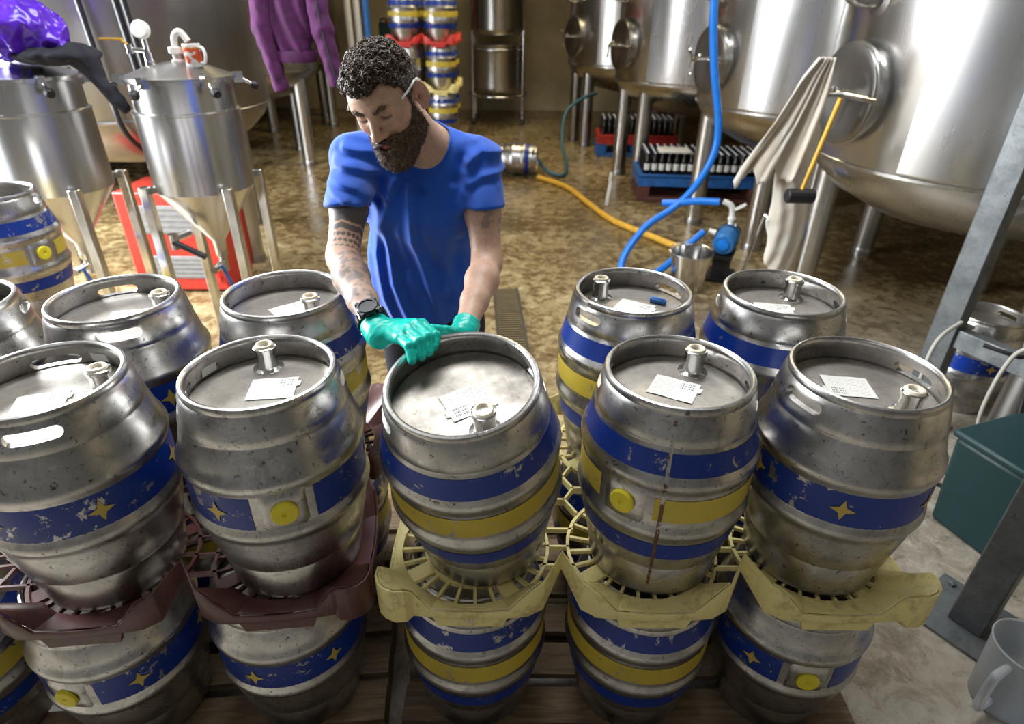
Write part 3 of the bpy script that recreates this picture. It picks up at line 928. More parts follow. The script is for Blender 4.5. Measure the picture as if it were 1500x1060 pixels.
# ------------------------------------------------------------------ conical fermenters
def conical(label, c, r=0.245, extras=False):
    t = thing('conical_fermenter', label, 'fermenter', (c[0], c[1], 0), 0, 'conical fermenters')
    zb, zt = 1.03, 1.54
    MB().lathe([(r, zb), (r, 1.40), (r + 0.004, 1.403), (r + 0.004, 1.41), (r - 0.012, 1.415), (r - 0.012, zt), (r + 0.008, zt + 0.004), (r + 0.008, zt + 0.012), (r - 0.02, zt + 0.012)], 64).obj('cylinder', 'tank_steel', t)
    MB().lathe([(r, zb), (r * 0.97, zb - 0.012), (0.035, 0.73), (0.030, 0.66), (0, 0.66)], 48).obj('cone', 'tank_steel', t)
    lid = MB().lathe([(r + 0.010, zt + 0.012), (r + 0.010, zt + 0.024), (r - 0.02, zt + 0.030), (r * 0.6, zt + 0.062), (0.05, zt + 0.082), (0, zt + 0.082)], 64).obj('lid', 'tank_steel', t)
    for k in range(6):
        a = R(-100 + 60 * k)
        d = Vector((math.cos(a), math.sin(a), 0))
        s = Vector((-d.y, d.x, 0))
        p = d * (r + 0.02) + Vector((0, 0, zt + 0.01))
        cl = MB().box(p, (0.045, 0.03, 0.05), Matrix.Rotation(a, 3, 'Z')).cyl(p, p + d * 0.06 - Vector((0, 0, 0.035)), 0.008).obj('lid_clamp', 'polished', t)
        e = p + d * 0.07 - Vector((0, 0, 0.042))
        MB().lathe([(0, -0.02), (0.018, -0.016), (0.024, 0), (0.018, 0.016), (0, 0.02)], 12, e, Matrix.Rotation(a, 3, 'Z') @ Matrix.Rotation(R(115), 3, 'Y')).obj('knob', 'black_rub', cl)
    for a in (-135, -45, 45, 135):
        d = Vector((math.cos(R(a)), math.sin(R(a)), 0)) * (r + 0.05)
        l = MB().box((d.x, d.y, 0.54), (0.045, 0.045, 1.06)).obj('leg', 'polished', t, bevel=0.004)
        MB().box((d.x * 0.93, d.y * 0.93, 1.05), (0.06, 0.045, 0.03), Matrix.Rotation(R(a), 3, 'Z')).obj('leg_bracket', 'polished', l)
    # outlet at the foot of the cone
    v = MB().cyl((0, 0, 0.66), (0, 0, 0.55), 0.022).cyl((0, -0.02, 0.60), (0, -0.13, 0.60), 0.020).lathe([(0.032, -0.012), (0.032, 0.012)], 20, (0, 0, 0.655), caps=True).obj('outlet_valve', 'polished', t)
    MB().box((0.05, -0.10, 0.555), (0.016, 0.012, 0.13), Matrix.Rotation(R(-18), 3, 'Y')).obj('lever', 'blue_pl', v, bevel=0.003)
    # racking arm half way down the cone
    d = Vector((-0.10, -0.10, 0.80))
    v2 = MB().cyl(d, d + Vector((-0.03, -0.10, 0.0)), 0.018).cyl(d + Vector((-0.03, -0.11, 0.03)), d + Vector((-0.03, -0.11, -0.05)), 0.024).obj('racking_valve', 'polished', t)
    MB().cyl(d + Vector((-0.03, -0.12, -0.01)), d + Vector((0.12, -0.12, -0.09)), 0.016).obj('handle', 'black_rub', v2)
    if extras:
        p = Vector((-0.115, -0.02, zt + 0.052))
        g = MB().cyl(p, p + Vector((0, 0, 0.13)), 0.012).lathe([(0.022, 0), (0.022, 0.03), (0.012, 0.04)], 16, p, caps=True).cyl(p + Vector((0, 0, 0.075)), p + Vector((-0.09, -0.01, 0.085)), 0.010)
        g.lathe([(0.020, -0.02), (0.020, 0.02)], 14, p + Vector((0, 0, 0.05)), caps=True)
        g.lathe([(0.016, -0.02), (0.016, 0.02)], 14, p + Vector((-0.075, -0.01, 0.085)), caps=True)
        g = g.obj('gauge_fitting', 'polished', t)
        MB().lathe([(0, 0.018), (0.036, 0.017), (0.040, 0.012), (0.040, -0.010), (0, -0.012)], 28, p + Vector((0, -0.01, 0.165)), Matrix.Rotation(R(75), 3, 'X')).obj('gauge', 'white_pl', g)
        MB().box(p + Vector((-0.155, -0.01, 0.125)), (0.11, 0.018, 0.010)).box(p + Vector((-0.095, -0.01, 0.112)), (0.035, 0.016, 0.010), Matrix.Rotation(R(38), 3, 'Y')).obj('lever', 'hose_yellow', g, bevel=0.002)
        q = Vector((0.02, -0.02, zt + 0.07))
        MB().lathe([(0.028, 0), (0.028, 0.02), (0.018, 0.025), (0.018, 0.045), (0.032, 0.05), (0.032, 0.075), (0.0, 0.08)], 20, q).tube([q + Vector((0, 0, 0.07)), q + Vector((0.01, 0, 0.12)), q + Vector((0.04, 0, 0.14)), q + Vector((0.07, 0, 0.10))], 0.015, 10).obj('blow_off_fitting', 'white_pl', t)
    return t
conical('conical steel fermenter with pressure gauge and mug on its lid', (-1.640, 3.28), extras=True)
conical('conical steel fermenter with a purple bag on its lid', (-2.37, 3.22))
# mug on the lid
mg = thing('mug', 'printed red and white mug standing on the fermenter lid', 'mug', (-1.53, 3.235, 1.604))
MB().lathe([(0.0, 0.003), (0.036, 0.0), (0.039, 0.004), (0.040, 0.096), (0.038, 0.098), (0.0365, 0.094), (0.035, 0.008), (0, 0.008)], 32).obj('cup', 'mug_print', mg)
MB().tube([(0.037, -0.008, 0.082), (0.062, -0.02, 0.080), (0.070, -0.024, 0.05), (0.060, -0.02, 0.022), (0.036, -0.008, 0.016)], 0.007, 10).obj('handle', 'white_pl', mg)

# red cabinet behind the fermenters
cb = thing('cooling_unit', 'red metal cooling cabinet with grey grilles behind the fermenter legs', 'cabinet', (-2.43, 4.42, 0))
MB().box((0, 0, 0.38), (0.66, 0.46, 0.72)).obj('cabinet', 'red_cab', cb, bevel=0.012)
for z, h in ((0.55, 0.20), (0.20, 0.17)):
    g = MB().box((0.03, -0.232, z), (0.40, 0.012, h)).obj('grille', 'grey_grille', cb, bevel=0.003)
    for k in range(5):
        MB().box((0.03, -0.240, z - h / 2 + h * (k + 0.5) / 5), (0.38, 0.006, 0.010)).obj('grille_bar', 'grey_grille', g, smooth=0)
for k in (0, 1):
    MB().lathe([(0.024, 0), (0.024, 0.03), (0, 0.03)], 16, (0.27, -0.23, 0.12 + 0.07 * k), Matrix.Rotation(R(90), 3, 'X')).obj('connector', 'loc_red', cb)
for x in (-0.28, 0.28):
    MB().box((x, 0, 0.01), (0.06, 0.40, 0.02)).obj('foot', 'black_rub', cb, smooth=0)

# ------------------------------------------------------------------ bottle crates under the vessels
BOT = MB().lathe([(0.0, 0.0), (0.030, 0.0), (0.031, 0.006), (0.031, 0.145), (0.026, 0.165), (0.014, 0.205), (0.013, 0.232), (0.0, 0.232)], 12).mesh('glass', 'bottle')
CAPM = MB().lathe([(0.0155, 0.222), (0.0155, 0.232), (0.013, 0.237), (0.0, 0.237)], 12).mesh('crown_cap', 'cap_silver')
LBL = MB().lathe([(0.0314, 0.05), (0.0314, 0.12)], 12).mesh('bottle_label', 'white_pl')
def crate(label, c, rotz, nx, ny, mat_top, mat_low, blabel, grp, lab=False):
    pit = 0.078
    W, D = nx * pit + 0.10, ny * pit + 0.10
    t = thing('bottle_crate_pallet', label, 'crate', (c[0], c[1], 0), rotz)
    MB().box((0, 0, 0.27), (W, D, 0.02)).obj('deck', mat_top, t, smooth=0)
    for s in (-1, 1):
        MB().box((0, s * (D / 2 - 0.01), 0.235), (W, 0.02, 0.13)).obj('side_panel', mat_top, t, bevel=0.004)
        MB().box((s * (W / 2 - 0.01), 0, 0.235), (0.02, D - 0.04, 0.13)).obj('side_panel', mat_top, t, bevel=0.004)
    for x in (-W / 2 + 0.07, 0, W / 2 - 0.07):
        for y in (-D / 2 + 0.07, 0, D / 2 - 0.07):
            MB().box((x, y, 0.11), (0.13, 0.13, 0.12)).obj('block', mat_low, t, bevel=0.006)
    for y in (-D / 2 + 0.07, 0, D / 2 - 0.07):
        MB().box((0, y, 0.025), (W, 0.12, 0.05)).obj('runner', mat_low, t, bevel=0.006)
    rm = Matrix.Rotation(rotz, 3, 'Z')
    for i in range(nx):
        for j in range(ny):
            p = rm @ Vector(((i - (nx - 1) / 2) * pit, (j - (ny - 1) / 2) * pit, 0))
            front = lab and j == 0
            b = thing('beer_bottle', blabel.replace('beer bottle', 'beer bottle with pale label') + ' at its front edge' if front else blabel, 'bottle', (c[0] + p.x, c[1] + p.y, 0.281), 0, grp)
            link('glass', BOT, b); link('crown_cap', CAPM, b)
            if front:
                link('bottle_label', LBL, b)
    return t
crate('blue plastic bottle pallet under the vessel with the blue hose', (2.05, 7.05), R(-4), 16, 7, 'blue_pl', 'loc_brown', 'dark beer bottle standing on the blue pallet', 'bottles on the blue pallet', True)
crate('red plastic bottle pallet between the far vessel legs', (1.75, 9.35), R(-3), 13, 6, 'red_pl', 'blue_pl', 'dark beer bottle standing on the red pallet', 'bottles on the red pallet')
wc = MB()
for i in range(9):
    for j in range(4):
        pass
wc.box((0, 0, 0.0), (0.34, 0.20, 0.035)).obj('folded_cloth', 'white_pl', None, (1.72, 6.86, 0.537), R(-5), bevel=0.012)
tag(bpy.data.objects['folded_cloth'], 'folded white cloth lying on the bottle tops', 'cloth')

# ------------------------------------------------------------------ bucket, pump, hoses
bk = thing('steel_bucket', 'polished steel bucket on the floor in front of the blue pump', 'bucket', (1.335, 4.36, 0))
MB().lathe([(0, 0.005), (0.105, 0.0), (0.112, 0.006), (0.150, 0.285), (0.157, 0.290), (0.157, 0.298), (0.148, 0.298), (0.109, 0.012), (0, 0.012)], 40).obj('pail', 'polished', bk)
MB().tube([(-0.157, 0, 0.28), (-0.15, 0.07, 0.30), (-0.08, 0.15, 0.305), (0.08, 0.15, 0.305), (0.15, 0.07, 0.30), (0.157, 0, 0.28)], 0.004, 8).obj('bail_handle', 'polished', bk)
pm = thing('transfer_pump', 'blue electric transfer pump with white fittings on the floor', 'pump', (1.66, 4.62, 0), R(-25))
MB().lathe([(0, -0.10), (0.06, -0.10), (0.085, -0.08), (0.085, 0.10), (0.07, 0.13), (0, 0.13)], 32, (0, 0, 0.30), Matrix.Rotation(R(90), 3, 'X')).obj('motor', 'pump_blue', pm)
MB().lathe([(0, 0), (0.10, 0.0), (0.10, 0.05), (0.05, 0.07), (0, 0.07)], 32, (0, 0.10, 0.30), Matrix.Rotation(R(-90), 3, 'X')).obj('pump_head', 'polished', pm)
MB().lathe([(0.04, 0), (0.04, 0.012), (0.02, 0.016), (0, 0.016)], 24, (0, -0.13, 0.30), Matrix.Rotation(R(90), 3, 'X')).obj('end_cap', 'hose_blue', pm)
MB().box((0, 0, 0.20), (0.16, 0.26, 0.03)).box((0, -0.09, 0.10), (0.12, 0.03, 0.18)).box((0, 0.09, 0.10), (0.12, 0.03, 0.18)).box((0, 0, 0.012), (0.20, 0.30, 0.024)).obj('stand', 'black_rub', pm, smooth=0)
MB().tube([(0, 0.13, 0.36), (0, 0.13, 0.46), (-0.02, 0.12, 0.54), (-0.08, 0.10, 0.57)], 0.022, 12).lathe([(0.03, -0.01), (0.03, 0.01)], 16, (0, 0.13, 0.44), caps=True).box((0.05, 0.12, 0.54), (0.09, 0.02, 0.02), Matrix.Rotation(R(-35), 3, 'Y')).obj('outlet_pipe', 'white_pl', pm)
MB().tube([(-0.03, 0.16, 0.30), (-0.12, 0.16, 0.30), (-0.16, 0.16, 0.31)], 0.022, 12).obj('inlet_pipe', 'white_pl', pm)
MB().cyl((0.16, 0.02, 0.0), (0.24, 0.06, 0.52), 0.012).cyl((0.24, 0.06, 0.52), (0.30, 0.02, 0.49), 0.016).obj('carry_handle', 'polished', pm)
def hose(label, pts, r, mat, cat='hose'):
    return tag(MB().tube(pts, r, 12, 10).obj('hose', mat), label, cat)
hose('thick bright blue hose hanging from above and looping on the floor to the pump', [(1.36, 4.97, 4.3), (1.36, 4.96, 2.4), (1.38, 4.95, 1.9), (1.45, 4.95, 1.5), (1.55, 4.94, 1.10), (1.54, 4.92, 0.86), (1.42, 4.90, 0.62), (1.26, 4.86, 0.47), (1.05, 4.75, 0.36), (0.88, 4.60, 0.18), (0.86, 4.50, 0.06), (1.00, 4.45, 0.03), (1.20, 4.58, 0.09), (1.40, 4.72, 0.22), (1.53, 4.80, 0.305)], 0.028, 'hose_blue')
hose('short bright blue hose from the loop to the white pump outlet', [(1.20, 4.93, 0.50), (1.33, 4.88, 0.52), (1.46, 4.82, 0.55), (1.60, 4.745, 0.565)], 0.028, 'hose_blue')
hose('yellow hose lying across the wet floor', [(0.30, 7.72, 0.03), (0.62, 7.25, 0.03), (0.80, 6.6, 0.03), (0.98, 6.0, 0.03), (1.25, 5.55, 0.03), (1.52, 5.15, 0.03), (1.70, 4.95, 0.06), (1.70, 4.80, 0.20)], 0.030, 'hose_yellow')
hose('dark green hose from the lying cask up to the far vessel', [(0.30, 7.94, 0.20), (0.42, 7.90, 0.06), (0.62, 7.85, 0.03), (0.68, 8.2, 0.10), (0.64, 8.6, 0.30), (0.70, 8.9, 0.62), (0.95, 9.1, 0.78), (1.15, 9.4, 0.80)], 0.022, 'hose_green')
# lying cask
lk = keg('pale steel cask lying on its side on the wet floor', (-0.24, 8.0, 0.198), 'blue', 40, None, None, None, Vector((1, -0.12, 0)), None, None)
# white brush head by the blue pallet
tag(MB().box((0, 0, 0.13), (0.035, 0.05, 0.26), Matrix.Rotation(R(6), 3, 'Y')).box((0.006, 0, 0.30), (0.028, 0.035, 0.10), Matrix.Rotation(R(6), 3, 'Y')).obj('scraper', 'white_pl', None, (1.02, 6.62, 0), bevel=0.006), 'white plastic scraper leaning at the corner of the blue pallet', 'scraper')

# ------------------------------------------------------------------ kettle trolley at the back
kt = thing('kettle_trolley', 'two stacked steel kettles in a tubular trolley at the back of the hall', 'kettle', (-0.30, 12.0, 0))
for z0, z1, nm in ((0.52, 1.28, 'kettle'), (1.42, 2.5, 'kettle')):
    k = MB().lathe([(0, z0), (0.41, z0), (0.45, z0 + 0.03), (0.47, z0 + 0.10), (0.47, z1 - 0.02), (0.485, z1), (0.47, z1 + 0.01), (0, z1 + 0.02)], 48).obj(nm, 'tank_steel', kt)
    MB().lathe([(0.472, z1 - 0.10), (0.48, z1 - 0.09), (0.48, z1 - 0.06), (0.472, z1 - 0.05)], 48).obj('hoop', 'tank_dark', k)
fr = MB()
fr.tube([(0.53 * math.cos(R(a)), 0.53 * math.sin(R(a)), 0.48) for a in range(0, 361, 20)], 0.022, 10, 2)
for a in (35, 145, 215, 325):
    x, y = 0.53 * math.cos(R(a)), 0.53 * math.sin(R(a))
    fr.cyl((x, y, 0.10), (x, y, 1.5), 0.022)
fr.obj('trolley_frame', 'polished', kt)
for a in (35, 145, 215, 325):
    MB().lathe([(0.02, -0.02), (0.055, -0.018), (0.055, 0.018), (0.02, 0.02)], 20, (0.53 * math.cos(R(a)), 0.53 * math.sin(R(a)), 0.056), Matrix.Rotation(R(90), 3, 'X')).obj('castor', 'black_rub', kt)
# shelf, uprights and clutter left of the far stack
sh = thing('storage_rack', 'timber shelf between uprights in front of the back wall', 'shelf', (-1.95, 12.6, 0))
MB().box((0, 0, 1.25), (1.6, 0.4, 0.05)).obj('shelf_board', 'timber_shelf', sh)
MB().box((0, 0, 0.55), (1.6, 0.4, 0.05)).obj('shelf_board', 'timber_shelf', sh)
for x in (-0.76, 0.76):
    MB().box((x, 0, 1.1), (0.06, 0.36, 2.2)).obj('upright', 'tank_dark', sh)
def jerrycan(x, m, lab):
    j = thing('jerrycan', lab, 'can', (x + 0.4, 12.6, 1.276), 0, None)
    MB().box((0, 0, 0.15), (0.22, 0.26, 0.30)).obj('can_body', m, j, bevel=0.03)
    MB().cyl((0.05, 0, 0.29), (0.05, 0, 0.35), 0.03).obj('cap', 'red_pl', j)
    MB().tube([(-0.08, 0, 0.29), (-0.08, 0, 0.35), (0.01, 0, 0.35), (0.01, 0, 0.29)], 0.014, 8, 3).obj('handle', m, j)
jerrycan(-2.75, 'teal_pl', 'dark green jerrycan on the far shelf')
jerrycan(-2.40, 'loc_red', 'red jerrycan on the far shelf')
jerrycan(-2.05, 'black_rub', 'black jerrycan on the far shelf')
po = thing('pipe_rack', 'white and blue painted upright pipes left of the far stack', 'pipes', (-2.22, 9.3, 0))
for x, m in ((0.0, 'wall_white'), (0.12, 'wall_white'), (0.24, 'blue_pl')):
    MB().cyl((x, 0, 0.0), (x, 0, 4.4), 0.045).obj('pipe', m, po)

# ------------------------------------------------------------------ floor drain
dg = thing('drain_grate', 'dark slotted drain channel in the floor behind the tipped cask', 'drain', (0.03, 3.05, 0.0), R(4))
MB().box((0, 0, 0.004), (0.17, 2.5, 0.008)).obj('channel_bed', 'grate', dg, smooth=0)
for s in (-1, 1):
    MB().box((s * 0.088, 0, 0.010), (0.018, 2.5, 0.020)).obj('channel_edge', 'grate', dg, smooth=0)
bar = MB().box((0, 0, 0.014), (0.16, 0.013, 0.012)).mesh('grate_bar', 'grate_bars', 0)
for k in range(76):
    link('grate_bar', bar, dg, (0, -1.23 + k * 0.0328, 0))

# ------------------------------------------------------------------ steel frame on the right, cylinder, jugs, tub
fr = thing('support_stand', 'grey galvanised steel frame with posts, beam and base plates', 'frame', (2.08, 2.62, 0))
def post(x, y, rz, h=3.6):
    p = MB().box((x, y, h / 2 + 0.012), (0.11, 0.11, h), Matrix.Rotation(R(rz), 3, 'Z')).obj('post', 'frame_steel', fr, bevel=0.006)
    MB().box((x, y, 0.006), (0.30, 0.30, 0.012), Matrix.Rotation(R(rz), 3, 'Z')).obj('base_plate', 'frame_steel', p, smooth=0)
    for s, q in ((1, 1), (1, -1), (-1, 1), (-1, -1)):
        v = Matrix.Rotation(R(rz), 3, 'Z') @ Vector((0.11 * s, 0.11 * q, 0))
        MB().lathe([(0.014, 0.012), (0.014, 0.024), (0.0, 0.026)], 6, (x + v.x, y + v.y, 0)).obj('bolt', 'frame_steel', p)
post(0, 0, 35)
post(-0.45, -1.20, 35)
MB().box((0.20, -0.42, 0.54), (0.06, 0.95, 0.09), Matrix.Rotation(R(25.5), 3, 'Z')).obj('beam', 'frame_steel', fr, bevel=0.004)
MB().box((0.39, -0.82, 0.25), (0.06, 0.06, 0.50), Matrix.Rotation(R(25.5), 3, 'Z')).obj('short_leg', 'frame_steel', fr, bevel=0.004)
MB().box((-0.22, -0.60, 3.3), (0.09, 1.30, 0.09), Matrix.Rotation(R(-20.6), 3, 'Z')).obj('beam', 'frame_steel', fr, bevel=0.004)
cy = thing('gas_cylinder', 'tall grey steel gas cylinder standing behind the frame beam', 'cylinder', (2.36, 2.37, 0))
MB().lathe([(0, 0.02), (0.06, 0.0), (0.085, 0.03), (0.088, 0.06), (0.088, 0.95), (0.075, 1.03), (0.03, 1.08), (0.025, 1.14), (0, 1.14)], 36).obj('cylinder', 'tank_dark', cy)
MB().lathe([(0.02, 1.14), (0.02, 1.19), (0, 1.19)], 16).cyl((0, 0, 1.17), (-0.07, -0.03, 1.17), 0.014).obj('valve', 'polished', cy)
hose('thin grey hose hanging in a loop from the frame beam', [(2.02, 2.48, 0.66), (1.88, 2.40, 0.60), (1.84, 2.35, 0.40), (1.86, 2.32, 0.20), (1.92, 2.25, 0.03), (2.05, 2.22, 0.015), (2.12, 2.20, 0.05), (2.06, 2.22, 0.35), (2.10, 2.24, 0.62), (2.20, 2.22, 0.68)], 0.009, 'hose_grey')
hose('black cable draped over the frame beam', [(2.06, 2.36, 0.61), (2.15, 2.28, 0.60), (2.24, 2.30, 0.56), (2.20, 2.18, 0.30), (2.10, 2.12, 0.06), (1.98, 2.12, 0.012), (1.86, 2.2, 0.012)], 0.010, 'black_rub', 'cable')
tb = thing('plastic_bin', 'dark teal plastic bin with lid standing behind the front frame post', 'bin', (1.98, 1.86, 0), R(20))
MB().box((0, 0, 0.21), (0.30, 0.28, 0.42), taper=1.18).obj('bin_body', 'teal_pl', tb, bevel=0.02)
MB().box((0, 0, 0.434), (0.375, 0.350, 0.030)).obj('lid', 'teal_pl', tb, bevel=0.010)
MB().box((0, -0.185, 0.40), (0.12, 0.025, 0.025)).obj('handle', 'teal_pl', tb, bevel=0.005)
def jug(label, loc, rz, m):
    j = thing('measuring_jug', label, 'jug', loc, R(rz), 'measuring jugs')
    MB().lathe([(0, 0.004), (0.078, 0.0), (0.085, 0.008), (0.100, 0.25), (0.104, 0.254), (0.100, 0.258), (0.096, 0.252), (0.081, 0.012), (0, 0.010)], 40).obj('jug_body', m, j)
    MB().tube([(-0.093, 0, 0.22), (-0.15, 0, 0.225), (-0.165, 0, 0.20), (-0.155, 0, 0.08), (-0.13, 0, 0.055), (-0.086, 0, 0.06)], 0.013, 10).obj('handle', m, j)
jug('clear translucent plastic measuring jug on the floor by the frame post', (1.545, 1.14, 0.0), 25, 'clear_plastic')
jug('bluish translucent plastic measuring jug beside the clear one', (1.60, 0.90, 0.0), 60, 'clear_blue')

# ------------------------------------------------------------------ implicit surfaces for soft shapes
def smin(a, b, k):
    h = np.clip(0.5 + 0.5 * (b - a) / k, 0, 1)
    return b + (a - b) * h - k * h * (1 - h)
def smax(a, b, k):
    return -smin(-a, -b, k)
def s_cone(P, a, b, r0, r1):
    a = np.asarray(a, np.float32); b = np.asarray(b, np.float32)
    ab = b - a
    t = np.clip(((P - a) @ ab) / float(ab @ ab), 0, 1)
    return np.linalg.norm(P - a - t[:, None] * ab, axis=1) - (r0 + (r1 - r0) * t)
def s_ell(P, c, r, M3=None):
    q = P - np.asarray(c, np.float32)
    if M3 is not None:
        q = q @ np.asarray(M3, np.float32).T
    r = np.asarray(r, np.float32)
    k0 = np.linalg.norm(q / r, axis=1)
    k1 = np.linalg.norm(q / (r * r), axis=1) + 1e-9
    return k0 * (k0 - 1) / k1
def vnoise(P, s, seed=0):
    """cheap smooth pseudo noise in -1..1"""
    x, y, z = (P[:, 0] * s, P[:, 1] * s, P[:, 2] * s)
    a = np.sin(x * 1.7 + 2.1 * np.sin(y * 1.3 + seed)) + np.sin(y * 1.9 + 1.7 * np.sin(z * 1.1 + seed * 2.3)) + np.sin(z * 1.6 + 1.9 * np.sin(x * 1.2 + seed * 1.7))
    return a / 3.0
def surface(fn, lo, hi, h):
    """surface nets of fn<0 inside the box lo..hi"""
    lo = np.array(lo, np.float32); hi = np.array(hi, np.float32)
    n = np.ceil((hi - lo) / h).astype(int) + 1
    cs = 4
    nc = (n + cs - 1) // cs + 1
    gc = np.stack(np.meshgrid(*[lo[i] + h * cs * np.arange(nc[i]) for i in range(3)], indexing='ij'), -1).reshape(-1, 3).astype(np.float32)
    vc = fn(gc).reshape(nc)
    near = np.abs(vc) < h * cs * 2.6
    val = np.repeat(np.repeat(np.repeat(vc, cs, 0), cs, 1), cs, 2)[:n[0], :n[1], :n[2]].astype(np.float32).copy()
    act = np.repeat(np.repeat(np.repeat(near, cs, 0), cs, 1), cs, 2)[:n[0], :n[1], :n[2]]
    # a fine point may belong to any neighbouring coarse node
    a2 = act.copy()
    a2[cs:] |= act[:-cs]; a2[:-cs] |= act[cs:]
    a3 = a2.copy(); a3[:, cs:] |= a2[:, :-cs]; a3[:, :-cs] |= a2[:, cs:]
    a4 = a3.copy(); a4[:, :, cs:] |= a3[:, :, :-cs]; a4[:, :, :-cs] |= a3[:, :, cs:]
    ii = np.argwhere(a4)
    for k in range(0, len(ii), 400000):
        q = ii[k:k + 400000]
        val[q[:, 0], q[:, 1], q[:, 2]] = fn((lo + q * h).astype(np.float32))
    s = val < 0
    def cor(A, d):
        return A[d[0]:A.shape[0] - 1 + d[0], d[1]:A.shape[1] - 1 + d[1], d[2]:A.shape[2] - 1 + d[2]]
    D = [(a, b, c) for a in (0, 1) for b in (0, 1) for c in (0, 1)]
    cnt = sum(cor(s, d).astype(np.int8) for d in D)
    cell = (cnt > 0) & (cnt < 8)
    idx = -np.ones(cell.shape, np.int64)
    cc = np.argwhere(cell)
    idx[cell] = np.arange(len(cc))
    acc = np.zeros((len(cc), 3)); num = np.zeros(len(cc))
    for ax in range(3):
        for d in D:
            if d[ax]:
                continue
            e = list(d); e[ax] = 1
            p0 = cc + np.array(d); p1 = cc + np.array(e)
            v0 = val[tuple(p0.T)]; v1 = val[tuple(p1.T)]
            m = (v0 < 0) != (v1 < 0)
            t = np.where(m, v0 / np.where(m, v0 - v1, 1), 0)
            acc[m] += (p0 + (p1 - p0) * t[:, None])[m]
            num[m] += 1
    V = lo + (acc / num[:, None]) * h
    F = []
    for ax in range(3):
        u, v = [(1, 2), (2, 0), (0, 1)][ax]
        sl0 = [slice(None)] * 3; sl1 = [slice(None)] * 3
        sl0[ax] = slice(0, -1); sl1[ax] = slice(1, None)
        ch = s[tuple(sl0)] != s[tuple(sl1)]
        e = np.argwhere(ch)
        e = e[(e[:, u] > 0) & (e[:, v] > 0) & (e[:, u] < n[u] - 1) & (e[:, v] < n[v] - 1)]
        flip = s[tuple(e.T)]
        q = []
        for du, dv in ((-1, -1), (0, -1), (0, 0), (-1, 0)):
            c = e.copy(); c[:, u] += du; c[:, v] += dv
            q.append(idx[tuple(c.T)])
        q = np.stack(q, 1)
        q[~flip] = q[~flip][:, ::-1]
        F.append(q)
    F = np.concatenate(F)
    return V, F[(F >= 0).all(1)]
def np_mesh(name, V, F, matn, col=None):
    me = bpy.data.meshes.new(name)
    me.vertices.add(len(V)); me.vertices.foreach_set('co', V.astype(np.float32).ravel())
    me.loops.add(F.size); me.loops.foreach_set('vertex_index', F.astype(np.int32).ravel())
    k = F.shape[1]
    me.polygons.add(len(F))
    me.polygons.foreach_set('loop_start', np.arange(0, F.size, k, dtype=np.int32))
    me.polygons.foreach_set('loop_total', np.full(len(F), k, dtype=np.int32))
    me.update(calc_edges=True)
    me.validate()
    me.materials.append(MATS[matn])
    me.shade_smooth()
    if col is not None:
        at = me.color_attributes.new('Col', 'FLOAT_COLOR', 'POINT')
        at.data.foreach_set('color', np.concatenate([col, np.ones((len(col), 1))], 1).astype(np.float32).ravel())
    return me

# ------------------------------------------------------------------ the man
A3 = lambda *v: np.array(v, np.float32)
HO = A3(-0.303, 1.605, 1.655)
HF, HU, HL = A3(-0.1762, -0.8909, -0.4185), A3(-0.3038, -0.3552, 0.884), A3(0.9363, -0.2829, 0.2081)
HM = np.stack([HF, HU, HL])
def loc_head(P):
    return (P - HO) @ HM.T
SRp, ERp, WRp = A3(-0.428, 1.690, 1.512), A3(-0.428, 1.455, 1.318), A3(-0.303, 1.212, 1.252)
SLp, ELp, WLp = A3(-0.098, 1.725, 1.498), A3(-0.070, 1.575, 1.262), A3(-0.112, 1.318, 1.205)

